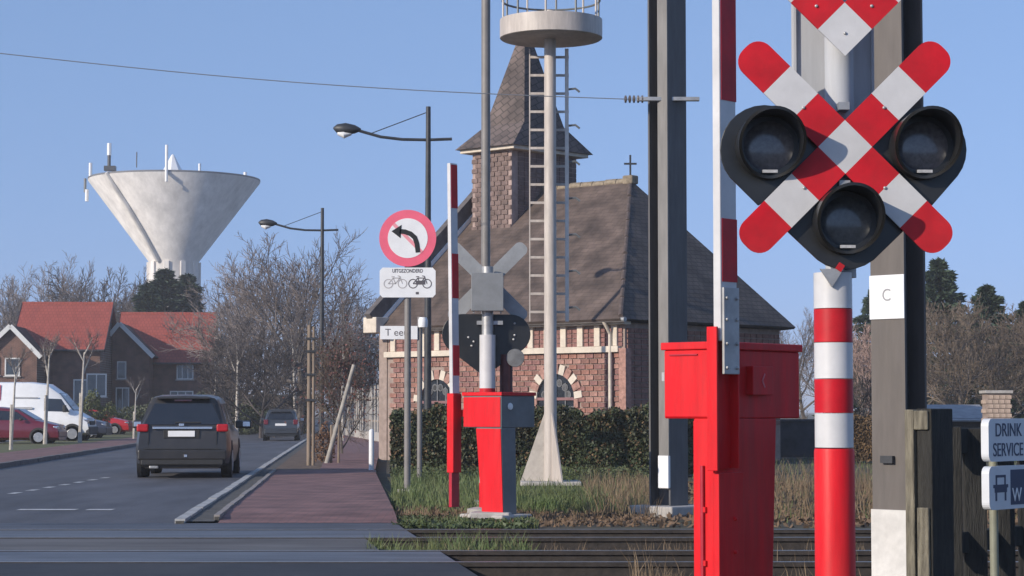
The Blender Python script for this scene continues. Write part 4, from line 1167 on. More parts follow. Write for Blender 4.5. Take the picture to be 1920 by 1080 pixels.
# ---------- houses
M_HBR = brick_mat('house brick', (0.20, 0.085, 0.062), (0.15, 0.066, 0.052), (0.22, 0.18, 0.15), 0.22, 0.075, 0.010, .9, .3, rot=(math.pi / 2, 0, 0))
M_RTILE = brick_mat('orange red roof tiles', (0.36, 0.082, 0.058), (0.31, 0.070, 0.050), (0.22, 0.05, 0.038), 0.25, 0.33, 0.02, .85, .4, var=.25)
M_RSHADE = brick_mat('shade darkened roof tiles', (0.085, 0.05, 0.042), (0.07, 0.042, 0.037), (0.03, 0.02, 0.02), 0.25, 0.33, 0.02, .8, .5)  # tile colour darkened to carry the shade on the wing roof
M_WFR = mat('white window frame', (0.72, 0.71, 0.68), .5, .05, 5)
M_PANE = mat('window glass', (0.05, 0.06, 0.07), .08, .3, 2, spec=.7)
def window(root, cx, y, cz, w, h, mull=1, name='window'):
    f = MB()
    for s_ in (-1, 1):
        f.box((cx + s_ * (w / 2 - .04), y, cz), (.08, .10, h)); f.box((cx, y, cz + s_ * (h / 2 - .04)), (w - .16, .098, .08))
    for i in range(mull):
        f.box((cx - w / 2 + w * (i + 1) / (mull + 1), y, cz), (.06, .09, h - .16))
    o = f.build(name, M_WFR, root)
    MB().box((cx, y + .02, cz), (w - .14, .03, h - .14)).build('pane', M_PANE, o)
    MB().box((cx, y - .05, cz - h / 2 - .04), (w + .16, .16, .07)).build('sill', CONC, o)
    return o
def house(label, loc, rz, Wm, Dm, ze, zr, wing, windows, roofm):
    h = thing('house', label, 'house', loc, rz, 'red roofed brick houses')
    MB().box((Wm / 2, Dm / 2, ze / 2), (Wm, Dm, ze)).build('wall', M_HBR, h)
    MB().add([(0.01, 0.01, ze), (.01, Dm - .01, ze), (.01, Dm / 2, zr - .05), (Wm - .01, .01, ze), (Wm - .01, Dm - .01, ze), (Wm - .01, Dm / 2, zr - .05)], [(0, 2, 1), (3, 4, 5), (0, 1, 4, 3), (0, 3, 5, 2), (1, 2, 5, 4)]).build('gable', M_HBR, h)
    o_ = .35
    sl = (zr - ze) / (Dm / 2)
    plane_slab('roof_slope', [(-.3, -o_, ze - o_ * sl), (Wm + .3, -o_, ze - o_ * sl), (Wm + .3, Dm / 2, zr), (-.3, Dm / 2, zr)], .1, roofm, h, (0, 0, 0))
    plane_slab('roof_slope', [(Wm + .3, Dm + o_, ze - o_ * sl), (-.3, Dm + o_, ze - o_ * sl), (-.3, Dm / 2, zr), (Wm + .3, Dm / 2, zr)], .1, roofm, h, (0, 0, 0))
    MB().tube([(-.3, Dm / 2, zr + .06), (Wm + .3, Dm / 2, zr + .06)], .13, 8).build('ridge', roofm, h)
    for s_ in (-.33, Wm + .33):
        a = Vector((s_, -o_, ze - o_ * sl)); b = Vector((s_, Dm / 2, zr)); dv = b - a
        MB().box((a + b) / 2, (.05, dv.length, .26), Matrix.Rotation(math.atan2(dv.z, dv.y), 3, 'X')).build('barge_board', mat('dark barge', (0.06, 0.04, 0.045), .7, .1), h)
    MB().tube([(-.3, -o_ - .06, ze - o_ * sl + .02), (Wm + .3, -o_ - .06, ze - o_ * sl + .02)], .07, 8).build('gutter', DARKM, h)
    # wing: xc, left half width, right half width, projection, eave right, ridge
    xc, hl, hr, pj, zel, zer, zw = wing
    y0 = -pj; y1 = Dm * .45
    MB().add([(xc - hl, y0, 0), (xc + hr, y0, 0), (xc + hr, y0, zer), (xc, y0, zw - .05), (xc - hl, y0, zel), (xc - hl, y1, 0), (xc + hr, y1, 0), (xc + hr, y1, zer), (xc, y1, zw - .05), (xc - hl, y1, zel)],
             [(0, 1, 2, 3, 4), (9, 8, 7, 6, 5), (0, 5, 6, 1), (1, 6, 7, 2), (2, 7, 8, 3), (3, 8, 9, 4), (4, 9, 5, 0)]).build('wing_wall', M_HBR, h)
    e = .3
    sr = (zw - zer) / hr; sl2 = (zw - zel) / hl
    plane_slab('wing_roof', [(xc + hr + e, y0 - .3, zer - e * sr), (xc + hr + e, y1, zer - e * sr), (xc, y1, zw), (xc, y0 - .3, zw)], .1, M_RSHADE, h, (0, 0, 0))
    plane_slab('wing_roof', [(xc - hl - e * .5, y1, zel - e * .5 * sl2), (xc - hl - e * .5, y0 - .3, zel - e * .5 * sl2), (xc, y0 - .3, zw), (xc, y1, zw)], .1, M_RSHADE, h, (0, 0, 0))
    for (xa, za) in ((xc + hr + e, zer - e * sr), (xc - hl - e * .5, zel - e * .5 * sl2)):
        a = Vector((xa, y0 - .33, za)); b = Vector((xc, y0 - .33, zw)); dv = b - a
        MB().box((a + b) / 2 + Vector((0, 0, .02)), (dv.length, .06, .28), Matrix.Rotation(-math.atan2(dv.z, dv.x), 3, 'Y')).build('barge_board', M_WFR, h)
    for (cx, yy, cz, w, hh, mu) in windows: window(h, cx, yy, cz, w, hh, mu)
    return h
d2 = 146.0; k2 = d2 / F
hx = X(222, d2)
house('brick house with red roof and white edged gable behind the dark people carrier', (hx, d2, 0), math.radians(4), X(390, d2) - hx, 7.6, Z(674, d2), Z(590, d2 + 3.8),
      (X(219, d2 - 2.5) - hx, .5, 2.0, 2.6, 6.6, Z(662, d2 - 2.5), Z(607, d2 - 2.5)),
      [(X(346, d2) - hx, -.02, Z(697, d2), 1.15, 1.05, 2), (X(236, d2) - hx, -2.62, Z(694, d2 - 2.6), .62, 1.2, 0), (X(238, d2) - hx, -2.62, Z(750, d2 - 2.6), .9, 1.7, 1), (X(340, d2) - hx, -.02, Z(752, d2), 1.6, 1.4, 2)], M_RTILE)
d1 = 138.0
hx = X(30, d1)
house('brick house with bright orange roof behind the white van at the left edge', (hx, d1, 0), math.radians(3), X(186, d1) - hx, 7.6, Z(650, d1), Z(571, d1 + 3.8),
      (X(16, d1 - 3) - hx, 1.75, 1.65, 3.2, Z(662, d1 - 3), Z(662, d1 - 3), Z(612, d1 - 3)),
      [(X(2, d1) - hx, -3.22, Z(686, d1 - 3), 1.0, 1.15, 1), (X(40, d1) - hx, -3.22, Z(688, d1 - 3), .95, 1.15, 0), (X(180, d1) - hx, -.02, Z(722, d1), 1.3, 1.5, 1), (X(150, d1) - hx, -.02, Z(740, d1), .9, 2.0, 0)], M_RTILE)

# ---------- low things at the right
D = 62.0
dw = thing('garden_wall', 'low dark wall running behind the dry grass right of the chapel', 'wall', (X(1560, D), D, 0))
MB().box((0, 0, .5), (X(1690, D) - X(1440, D), .25, 1.05)).build('wall_body', mat('dark slate wall', (0.045, 0.05, 0.062), .8, .25, 3), dw, bevel=.02)
MB().box((0, 0, 1.05), (X(1690, D) - X(1440, D) + .1, .34, .07)).build('coping', mat('dark coping', (0.07, 0.072, 0.08), .8, .2), dw, bevel=.01)
D = 58.0
gp = thing('gate_pillar', 'pale brick pillar just above the cut off sign at the right edge', 'pillar', (X(1867, D), D, 0))
me_b = MB().box((0, 0, 0), (.155, .66, .10)).mesh('brick'); me_b.materials.append(mat('pale pillar brick', (0.50, 0.38, 0.30), .9, .25, 7))
hp = Z(735, D)
MB().box((0, 0, hp / 2), (.62, .62, hp - .02)).build('core', M_MORT, gp)
for r_ in range(int(hp / .125)):
    for c_ in range(4):
        o = bpy.data.objects.new('brick', me_b); COL.objects.link(o); o.parent = gp
        off = .08 if r_ % 2 else 0
        o.location = (-.245 + .165 * c_ + (off - .04) * .4, 0, .07 + .125 * r_)
MB().box((0, 0, hp), (.76, .76, .08)).build('cap', CONC, gp, bevel=.01)
D = 66.0
sh = thing('shed', 'low shed with pale grey roof behind the dark timber fence', 'shed', (X(1810, D), D, 0))
MB().box((0, 1, .55), (1.5, 2, 1.1)).build('wall', WOODD, sh)
plane_slab('roof', [(-.9, -.2, 1.0), (.9, -.2, 1.0), (.9, 2.2, 1.48), (-.9, 2.2, 1.48)], .05, mat('grey felt roof', (0.30, 0.30, 0.31), .8, .15, 3), sh, (0, 0, 0))

# ================================================================== VEHICLES
M_TYRE = mat('tyre rubber', (0.018, 0.018, 0.018), .85, .2, 8)
M_RIM = mat('alloy rim', (0.42, 0.42, 0.43), .35, .1, 6, metal=.7)
M_CARGL = mat('tinted car glass', (0.012, 0.013, 0.016), .06, .2, 2, spec=.9)
M_TAIL = mat('tail lamp red', (0.15, 0.005, 0.009), .15, .1, 9, spec=.8, coat=.5)
M_CHROME = mat('chrome', (0.7, 0.7, 0.72), .18, .05, 6, metal=.9)
M_BLKP = mat('black plastic', (0.02, 0.02, 0.021), .6, .15, 6)

def vehicle(label, loc, rz, hw, st, rear_rake, paint, side_win, rear_win, wheels, wr, extras=None, zlow=.19, front_rake=0.25, group=None, cat='car', name='parked_car', windscreen=None):
    """rear at y=0, forward +Y. st: (y, z_belt, z_top, half width at top)"""
    v = thing(name, label, cat, loc, rz, group)
    secs = []
    ymax = st[-1][0]
    for i, (y, zbl, zt, wt) in enumerate(st):
        endk = .93 if i in (0, len(st) - 1) else 1.0
        w = hw * endk
        pts = [(w * .80, zlow), (w * .96, zlow + .10), (w, zlow + .32), (w * .995, (zlow + zbl) / 2 + .1), (w * .965, zbl - .05), (w * .93, zbl), (wt + .03, zt - .13), (wt - .03, zt - .045), (wt * .72, zt - .008), (0, zt)]
        if zt - zbl < .2: pts = [(w * .80, zlow), (w * .96, zlow + .10), (w, zlow + .32), (w * .995, (zlow + zbl) / 2 + .08), (w * .965, zbl - .10), (w * .93, zbl - .05), (w * .90, zbl - .02), (w * .84, zt - .03), (w * .6, zt - .005), (0, zt)]
        row = []
        for x, z in pts:
            yy = y
            if i == 0: yy = y + rear_rake * max(0, z - zbl + .1) + (.06 * max(0, (zlow + .25 - z)) / .25) + (0.05 if z > zlow + .45 else 0)
            if i == len(st) - 1: yy = y - front_rake * max(0, z - .45)
            row.append((x, yy, z))
        secs.append(row)
    n = len(secs[0]); mb = MB()
    vs = []
    for row in secs:
        vs += row + [(-x, y, z) for x, y, z in row[:-1][::-1]]
    m_ = 2 * n - 1
    fs = []
    for i in range(len(secs) - 1):
        for j in range(m_ - 1):
            a = i * m_ + j
            fs.append((a, a + m_, a + m_ + 1, a + 1))
        fs.append((i * m_ + m_ - 1, (i + 1) * m_ + m_ - 1, (i + 1) * m_, i * m_))
    for e, flip in ((0, False), (len(secs) - 1, True)):
        for j in range(n - 1):
            a, b = e * m_ + j, e * m_ + j + 1
            c, d_ = e * m_ + m_ - 2 - j, e * m_ + m_ - 1 - j
            f = (a, b, c, d_) if b != c else (a, b, d_)
            fs.append(f if not flip else tuple(reversed(f)))
    mb.v = vs; mb.f = fs
    body = mb.build('body', paint, v, smooth=True)
    def xat(y, z):
        for i in range(len(st) - 1):
            if st[i][0] <= y <= st[i + 1][0]:
                t = (y - st[i][0]) / (st[i + 1][0] - st[i][0])
                zb_ = st[i][1] * (1 - t) + st[i + 1][1] * t; zt = st[i][2] * (1 - t) + st[i + 1][2] * t; wt = st[i][3] * (1 - t) + st[i + 1][3] * t
                q = min(1, max(0, (z - zb_) / max(.05, zt - .13 - zb_)))
                return hw * .93 * (1 - q) + (wt + .03) * q
        return hw
    for poly in side_win:
        for s_ in (-1, 1):
            n_ = len(poly)
            vs = [(s_ * (xat(y, z) + .012), y, z) for y, z in poly] + [(s_ * (xat(y, z) - .02), y, z) for y, z in poly]
            f = [tuple(range(n_)), tuple(reversed(range(n_, 2 * n_)))] + [(i, i + n_, (i + 1) % n_ + n_, (i + 1) % n_) for i in range(n_)]
            MB().add(vs, f).build('side_window', M_CARGL, v)
    if rear_win:
        z0, z1, w0, w1 = rear_win
        zbl = st[0][1]
        yr = lambda z: .05 + rear_rake * max(0, z - zbl + .1)
        vs = []
        for z, w in ((z0, w0), ((z0 + z1) / 2, (w0 + w1) / 2), (z1, w1)):
            for x in (-w, -w * .5, w * .5, w): vs.append((x, yr(z) - .016, z))
        f = [(r * 4 + c, r * 4 + c + 1, r * 4 + c + 5, r * 4 + c + 4) for r in range(2) for c in range(3)]
        MB().add(vs, f).build('rear_window', M_CARGL, v)
    if windscreen:
        (ya, za, wa), (yb, zb2, wb_) = windscreen
        MB().add([(-wa, ya, za), (wa, ya, za), (wb_, yb, zb2), (-wb_, yb, zb2), (-wa, ya - .03, za - .03), (wa, ya - .03, za - .03), (wb_, yb - .03, zb2 - .03), (-wb_, yb - .03, zb2 - .03)], [(0, 1, 2, 3), (7, 6, 5, 4), (0, 4, 5, 1), (1, 5, 6, 2), (2, 6, 7, 3), (3, 7, 4, 0)]).build('windscreen', M_CARGL, v)
    Ry = Matrix.Rotation(math.pi / 2, 3, 'Y')
    for y in wheels:
        for s_ in (-1, 1):
            c = (s_ * (hw - .10), y, wr)
            wl = MB().lathe([(wr * .62, -.105), (wr * .94, -.105), (wr, -.07), (wr, .07), (wr * .94, .105), (wr * .62, .105)], c, 24, Ry).build('wheel', M_TYRE, v, smooth=True)
            MB().lathe([(wr * .63, -.112), (wr * .60, -.118), (wr * .55, -.09), (wr * .15, -.10), (wr * .12, -.12)] if s_ < 0 else [(wr * .12, .12), (wr * .15, .10), (wr * .55, .09), (wr * .60, .118), (wr * .63, .112)], c, 20, Ry).build('rim', M_RIM, wl, smooth=True)
            MB().lathe([(wr * 1.16, -.04), (wr * 1.16, .04)], (s_ * (hw - .035), y, wr + .02), 24, Ry).build('wheel_arch', M_BLKP, v, smooth=True)
    return v

# dark people carrier driving away
D = 41.7
M_TAILV = mat('bright tail lamp red', (0.42, 0.008, 0.012), .2, .1, 9, spec=.6)
P_VAN = mat('dark grey metallic paint', (0.030, 0.028, 0.028), .35, .10, 3, metal=.2, coat=.25, dirt=.35)
van = vehicle('dark grey people carrier driving away on the road', (X(343, D), D, 0), YAW_ROAD, .92,
              [(0, .98, 1.56, .57), (.25, .98, 1.61, .64), (1.2, .97, 1.65, .66), (2.4, .95, 1.62, .66), (3.1, .94, 1.45, .68), (3.75, .98, 1.02, .8), (4.5, .82, .86, .7)],
              .28, P_VAN, [[(.35, 1.06), (1.15, 1.06), (1.15, 1.46), (.5, 1.46)], [(1.22, 1.05), (2.15, 1.04), (2.15, 1.46), (1.22, 1.46)], [(2.22, 1.03), (3.35, 1.02), (2.9, 1.40), (2.22, 1.46)]],
              (1.05, 1.46, .745, .56), (.85, 3.65), .33, name='people_carrier', cat='car')
def vb(name, c, s, m, bev=.004, par=van, M=None): return MB().box(c, s, M).build(name, m, par, bevel=bev)
for s_ in (-1, 1):
    vb('tail_lamp', (s_ * .775, .05, .985), (.23, .10, .15), M_TAILV, .03)
    mr = vb('wing_mirror', (s_ * 1.06, 2.6, 1.04), (.34, .12, .16), P_VAN, .03)
    vb('mirror_glass', (s_ * 1.12, 2.535, 1.045), (.15, .012, .10), M_CHROME, .004, mr)
    vb('reflector', (s_ * .72, .0, .42), (.16, .03, .04), M_TAIL, .004)
vb('chrome_strip', (0, .03, .985), (1.16, .05, .045), M_CHROME)
vb('number_plate', (-.02, .035, .87), (.52, .03, .115), PLATEW)
vb('plate_recess', (-.02, .052, .87), (.70, .03, .17), M_BLKP)
vb('badge', (-.02, .03, 1.045), (.10, .03, .05), M_CHROME)
vb('brake_light', (0, .18, 1.525), (.34, .06, .04), M_TAIL)
vb('roof_spoiler', (0, .20, 1.565), (1.04, .24, .03), P_VAN, .012)
vb('bumper', (0, .015, .46), (1.72, .10, .20), P_VAN, .03)
vb('lower_bumper', (0, .03, .32), (1.60, .10, .12), M_BLKP, .02)
vb('tow_cover', (.07, -.035, .44), (.06, .03, .05), M_CHROME, .004)
vb('exhaust', (-.55, .06, .22), (.18, .10, .06), GALV, .02)
for s_ in (-1, 1): vb('panel_gap', (s_ * .66, .048, .74), (.012, .02, .34), M_BLKP, 0)
vb('panel_gap', (0, .012, .575), (1.45, .05, .012), M_BLKP, 0)
vb('wiper', (.1, .075, 1.09), (.5, .02, .025), M_BLKP)

# small hatchback further along the road
D = 95.5
P_HB = mat('dark blue grey paint', (0.05, 0.056, 0.066), .3, .08, 3, metal=.3, coat=.5)
hb = vehicle('small blue grey hatchback far along the road, near the strapped posts', (X(527, D), D, 0), YAW_ROAD, .80,
             [(0, .88, 1.36, .55), (.3, .88, 1.40, .60), (1.2, .87, 1.42, .60), (2.0, .86, 1.38, .58), (2.7, .86, .93, .7), (3.6, .72, .76, .62)],
             .45, P_HB, [[(.4, .95), (1.9, .93), (1.8, 1.25), (.6, 1.27)]], (.95, 1.28, .60, .48), (.6, 2.9), .30, name='hatchback')
for s_ in (-1, 1):
    vb('tail_lamp', (s_ * .66, .05, .84), (.20, .10, .22), M_TAIL, .02, hb)
    vb('wing_mirror', (s_ * .90, 2.2, .95), (.16, .10, .12), PLATEW if s_ > 0 else P_HB, .02, hb)
vb('number_plate', (0, .03, .72), (.5, .03, .11), PLATEW, .004, hb)
vb('bumper', (0, .02, .42), (1.45, .09, .2), P_HB, .03, hb)
vb('window_top_bar', (0, .18, 1.33), (.9, .06, .03), M_BLKP, .004, hb)  # black bar above the rear window

# white high-roof van parked sideways
D = 90.0
P_WV = mat('white van paint', (0.78, 0.78, 0.78), .3, .04, 3, coat=.3)
wv = vehicle('white high roof delivery van parked sideways at the left edge', (X(-52, D), D, .03), -math.pi / 2, .98,
             [(0, 1.30, 2.46, .82), (.3, 1.30, 2.52, .84), (2.6, 1.28, 2.52, .84), (3.3, 1.26, 2.44, .80), (3.9, 1.22, 2.02, .76), (4.45, 1.20, 1.32, .8), (5.15, .92, 1.02, .75)],
             .02, P_WV, [[(3.25, 1.30), (4.32, 1.26), (3.95, 1.80), (3.25, 1.83)]], None, (1.0, 4.45), .35, zlow=.30, name='delivery_van', cat='van', windscreen=((4.46, 1.36, .74), (3.86, 2.06, .68)))
rp_ = mat('red van graphic', (0.70, 0.06, 0.04), .35, .08, 3)
gp_ = mat('grey print', (0.42, 0.42, 0.43), .5, .1, 4)
for s_ in (-1, 1):
    o = MB().prism([(.05, 1.82), (1.42, 1.75), (1.42, 2.40), (.05, 2.40)], .012, Matrix(((0, 0, s_), (1, 0, 0), (0, 1, 0))), (s_ * .91, 0, 0)).build('red_graphic', rp_, wv)
    vb('lettering_stripe', (s_ * .955, 2.30, 1.42), (.015, .95, .09), gp_, 0, wv)
    vb('lettering_stripe', (s_ * .925, 2.5, 1.86), (.015, 1.0, .05), gp_, 0, wv)
    vb('head_lamp', (s_ * .74, 4.98, .86), (.26, .22, .20), M_CHROME, .03, wv)
    vb('wing_mirror', (s_ * 1.10, 4.15, 1.40), (.16, .14, .30), M_BLKP, .03, wv)
vb('front_bumper', (0, 5.08, .48), (1.80, .22, .34), M_BLKP, .05, wv)
vb('grille', (0, 5.10, .80), (.9, .08, .16), M_BLKP, .02, wv)
vb('side_trim', (0, 2.6, .62), (2.0, 3.0, .10), M_BLKP, .02, wv)

def small_car(label, px_front, D, paint, s=1.0, nm='parked_car', lamps=True):
    st = [(0, .92, 1.00, .7), (.25, .92, 1.30, .58), (.6, .91, 1.43, .60), (1.6, .90, 1.46, .61), (2.3, .89, 1.38, .58), (3.0, .90, .97, .7), (3.9, .72, .78, .64)]
    xf = X(px_front, D)
    v = vehicle(label, (xf - 3.9 * s, D, .03), -math.pi / 2, .84, [(y * s, a, b, c) for y, a, b, c in st], .1, paint,
                [[(.45 * s, .97), (1.35 * s, .95), (1.35 * s, 1.32), (.7 * s, 1.30)], [(1.42 * s, .95), (2.75 * s, .95), (2.25 * s, 1.27), (1.42 * s, 1.33)]], None, (.7 * s, 3.15 * s), .30,
                group='cars parked in the yard', name=nm, windscreen=((2.98 * s, .99, .62), (2.33 * s, 1.37, .54)))
    for s_ in (-1, 1):
        vb('head_lamp', (s_ * .62, 3.78 * s, .66), (.26, .2, .13), M_CHROME, .03, v)
        vb('wing_mirror', (s_ * .95, 2.5 * s, .98), (.14, .1, .1), M_BLKP, .02, v)
        vb('door_handle', (s_ * .845, 1.45 * s, .82), (.02, .14, .03), paint, .004, v)
    vb('front_bumper', (0, 3.86 * s, .42), (1.5, .12, .26), paint, .04, v)
    return v
small_car('maroon hatchback parked in front of the white van', 119, 82.0, mat('maroon paint', (0.13, 0.014, 0.03), .3, .08, 3, coat=.5))
small_car('dark blue car parked behind the nose of the white van', 206, 99.0, mat('dark navy paint', (0.03, 0.036, 0.06), .35, .08, 3, coat=.4))
small_car('bright red car parked below the house with white edged gable', 247, 116.0, mat('bright red car paint', (0.45, 0.02, 0.025), .3, .08, 3, coat=.4))

# ================================================================== TREES AND HEDGES
def tubes_np(segs, n=3):
    """segs: list of (p, q, r0, r1) -> arrays of open prisms"""
    A = np.array([s[0] for s in segs]); B = np.array([s[1] for s in segs]); r0 = np.array([s[2] for s in segs]); r1 = np.array([s[3] for s in segs])
    d = B - A; d /= np.linalg.norm(d, axis=1, keepdims=True) + 1e-9
    ref = np.where(np.abs(d[:, 2:3]) < .9, np.array([[0, 0, 1.]]), np.array([[1., 0, 0]]))
    u = np.cross(d, ref); u /= np.linalg.norm(u, axis=1, keepdims=True); w = np.cross(d, u)
    V = []
    for k_ in range(n):
        t = 2 * math.pi * k_ / n; V.append(A + (u * math.cos(t) + w * math.sin(t)) * r0[:, None])
    for k_ in range(n):
        t = 2 * math.pi * k_ / n; V.append(B + (u * math.cos(t) + w * math.sin(t)) * r1[:, None])
    V = np.stack(V, 1); N = len(segs)
    f = np.array([(k_, (k_ + 1) % n, n + (k_ + 1) % n, n + k_) for k_ in range(n)])
    Fc = (f[None] + 2 * n * np.arange(N)[:, None, None]).reshape(-1, 4)
    return V.reshape(-1, 3), Fc

def bare_tree_data(seed, H, spread, dens=1.0, up=.55, trunk_frac=.28, twig=.010, wob=.14, fork=.42):
    """short trunk that forks into rising limbs, then three orders of ever finer branches"""
    rg = random.Random(seed); T = []; Cc = []
    cnt = [int(9 * dens), 8, 7, 6]
    def branch(p, d, ln, r, lev):
        ns = (5, 5, 4, 3, 2)[lev]
        pts = [p]; q = p; dd = d.copy()
        for i in range(ns):
            w = wob * (.5 if lev == 0 else 1)
            dd = (dd + Vector((rg.gauss(0, w), rg.gauss(0, w), rg.gauss(.0, w * .6) + (up * .13 if lev else 0)))).normalized()
            q = q + dd * (ln / ns); pts.append(q)
        for i in range(ns):
            a = r * (1 - .72 * i / ns); b = r * (1 - .72 * (i + 1) / ns)
            (T if lev <= 1 else Cc).append((tuple(pts[i]), tuple(pts[i + 1]), max(a, twig * .6), max(b, twig * .5)))
        if lev >= 4: return
        for i in range(cnt[lev]):
            lo = trunk_frac if lev == 0 else .18
            t = lo + (1 - lo) * (i + rg.uniform(.1, .9)) / cnt[lev]
            idx = min(ns - 1, int(t * ns)); bp = pts[idx].lerp(pts[idx + 1], t * ns - idx)
            base = (pts[idx + 1] - pts[idx]).normalized()
            az = i * 2.4 + rg.uniform(-.6, .6); tilt = rg.uniform(.35, .85) if lev else rg.uniform(.25, .62) + spread * (1 - t) * 1.6
            e1 = base.cross(Vector((.3, .8, .5))).normalized(); e2 = base.cross(e1)
            nd = (base * math.cos(tilt) + (e1 * math.cos(az) + e2 * math.sin(az)) * math.sin(tilt)).normalized()
            if lev == 0: l2 = H * (1 - fork * t) * rg.uniform(.72, 1.0) * (.62 + .25 * spread)
            else: l2 = ln * (.56, .52, .50)[lev - 1] * rg.uniform(.6, 1.1) * (1.25 - .5 * t)
            branch(bp, nd, l2, max(r * (.50 if lev == 0 else .48) * (1.1 - .4 * t), twig), lev + 1)
    branch(Vector((0, 0, 0)), Vector((0, 0, 1)), H * fork * 1.15, H * .019, 0)
    top = max(q[1][2] for q in Cc); k_ = H / top
    f = lambda L: [(tuple(c * k_ for c in p), tuple(c * k_ for c in q), a, b) for p, q, a, b in L]
    return f(T), f(Cc)
M_BARK = mat('grey bark', (0.12, 0.10, 0.085), .9, .3, 3)
M_TWIG = mat('grey brown twigs', (0.20, 0.165, 0.15), .9, .3, .6)
M_TWIGD = mat('dark twigs', (0.085, 0.070, 0.065), .9, .3, .6)
M_TWIGR = mat('reddish twigs', (0.155, 0.118, 0.088), .9, .3, .6)
M_TWIGP = mat('pale pink twigs', (0.36, 0.25, 0.215), .9, .3, .6)
PROTO = {}
def tree_meshes(kind, seed, H, spread, mt, **kw):
    T, Cc = bare_tree_data(seed, H, spread, **kw)
    V, Fc = tubes_np(T, 6); me1 = bpy.data.meshes.new('trunk'); me1.from_pydata(V.tolist(), [], Fc.tolist()); me1.materials.append(M_BARK if mt is not M_TWIGD else M_TWIGD)
    V, Fc = tubes_np(Cc, 3); me2 = bpy.data.meshes.new('crown'); me2.from_pydata(V.tolist(), [], Fc.tolist()); me2.materials.append(mt)
    PROTO[kind] = (me1, me2, H)
tree_meshes('big', 1, 12, .62, M_TWIG, dens=1.35, twig=.018)
tree_meshes('a', 2, 10, .50, M_TWIG, twig=.016)
tree_meshes('b', 3, 10, .45, M_TWIG, twig=.016, up=.8)
tree_meshes('dark', 4, 10, .60, M_TWIGD, dens=1.2, twig=.024, trunk_frac=.1)
tree_meshes('dark2', 9, 9, .65, M_TWIGD, dens=1.2, twig=.024, trunk_frac=.08)
tree_meshes('red', 5, 8, .55, M_TWIGR, dens=1.2, twig=.018, trunk_frac=.08, fork=.5)
tree_meshes('red2', 7, 8, .65, M_TWIGR, dens=1.2, twig=.018, trunk_frac=.08, fork=.5)
tree_meshes('pale', 6, 7, .5, M_TWIGP, twig=.018, trunk_frac=.1)
tree_meshes('sapling', 8, 5, .1, M_TWIG, dens=.35, twig=.004, trunk_frac=.75, wob=.03, fork=.70)
PROTO['sapling'][0].materials[0] = mat('pale young bark', (0.46, 0.42, 0.37), .85, .2, 4)
trz = random.Random(77)
def tree(kind, px, py_top, d, label, wide=1.0, group=None, nm='bare_tree', rot=None):
    me1, me2, H = PROTO[kind]
    h = Z(py_top, d)
    t = thing(nm, label, 'tree', (X(px, d), d, -.03), trz.uniform(0, 6.28) if rot is None else rot, group)
    s = h / (H * 1.0)
    t.scale = (s * wide, s * wide, s)
    for n_, me in (('trunk', me1), ('crown', me2)):
        o = bpy.data.objects.new(n_, me); COL.objects.link(o); o.parent = t
    return t
tree('big', 560, 425, 118, 'large spreading bare tree behind the smaller street lamp', 1.05)
tree('big', 500, 480, 134, 'broad bare tree just left of the large spreading one', 1.0)
G1 = 'bare trees behind the houses'
tree('a', 70, 470, 215, 'pale bare tree with tallest crown above the orange roof', .95, G1)
tree('b', 150, 480, 205, 'bare tree between the two roof ridges, just left of the water tower', 1.0, G1)
tree('a', 8, 520, 200, 'bare tree cut by the left edge behind the orange roof', 1.0, G1)
tree('b', 110, 510, 230, 'bare tree directly behind the orange roof ridge', 1.0, G1)
tree('dark', 243, 492, 196, 'dense dark tree at the left foot of the water tower', .8, G1)
tree('dark2', 215, 540, 190, 'dark low tree filling the gap between the two houses', 1.0, G1)
tree('dark2', 185, 500, 210, 'dark tree rising right of the orange roof', .9, G1)
tree('b', 30, 490, 240, 'faint bare tree far behind the left house', 1.0, G1)
tree('dark', 262, 530, 188, 'dark tree at the left flank of the conifers', .8, G1)
tree('a', 395, 530, 190, 'small bare tree right of the conifers', .9, G1)
G2 = 'bare trees along the far road'
tree('a', 450, 470, 150, 'bare tree rising right of the second red roof', 1.0, G2)
tree('b', 650, 500, 140, 'bare tree right of the large spreading one', .9, G2)
tree('dark', 430, 585, 112, 'dark bushy tree beside the second house end wall', .9, G2)
tree('dark2', 490, 600, 105, 'dark bushy tree straight behind the small hatchback', 1.0, G2)
tree('dark', 560, 610, 125, 'dark bushy tree behind the strapped wooden posts', 1.1, G2)
tree('dark2', 690, 595, 135, 'dark tree beside the left end of the chapel', 1.0, G2)
tree('dark', 640, 630, 150, 'dark tree behind the stake fence', 1.2, G2)
tree('dark2', 730, 610, 150, 'dark tree hidden mostly behind the chapel gable', 1.2, G2)
tree('dark', 380, 640, 165, 'dark tree just right of the second house', 1.2, G2)
tree('red', 642, 600, 64, 'small russet tree beside the leaning stay pole', .55, None)
G3 = 'trees right of the mast'
tree('pale', 1618, 600, 78, 'pale pinkish bare tree seen right of the striped post', .75, G3)
tree('red', 1730, 530, 92, 'russet bare tree directly right of the thick mast', .9, G3)
tree('red2', 1800, 560, 84, 'russet bushy tree under the gap between the pine tops', .9, G3)
tree('red', 1885, 565, 88, 'russet bare tree above the pale brick pillar', .95, G3)
tree('red2', 1940, 560, 95, 'russet tree cut off by the right edge', .9, G3)
tree('red2', 1660, 640, 96, 'russet low tree hidden mostly by the thick mast', 1.0, G3)
tree('a', 1510, 560, 130, 'thin grey bare tree above the chapel eave on the right', .9, G3)
tree('b', 1560, 570, 125, 'thin grey bare tree behind the striped post', .9, G3)
tree('red', 1600, 680, 70, 'russet shrub low behind the striped post', 1.1, G3)
G4 = 'young trees along the verge'
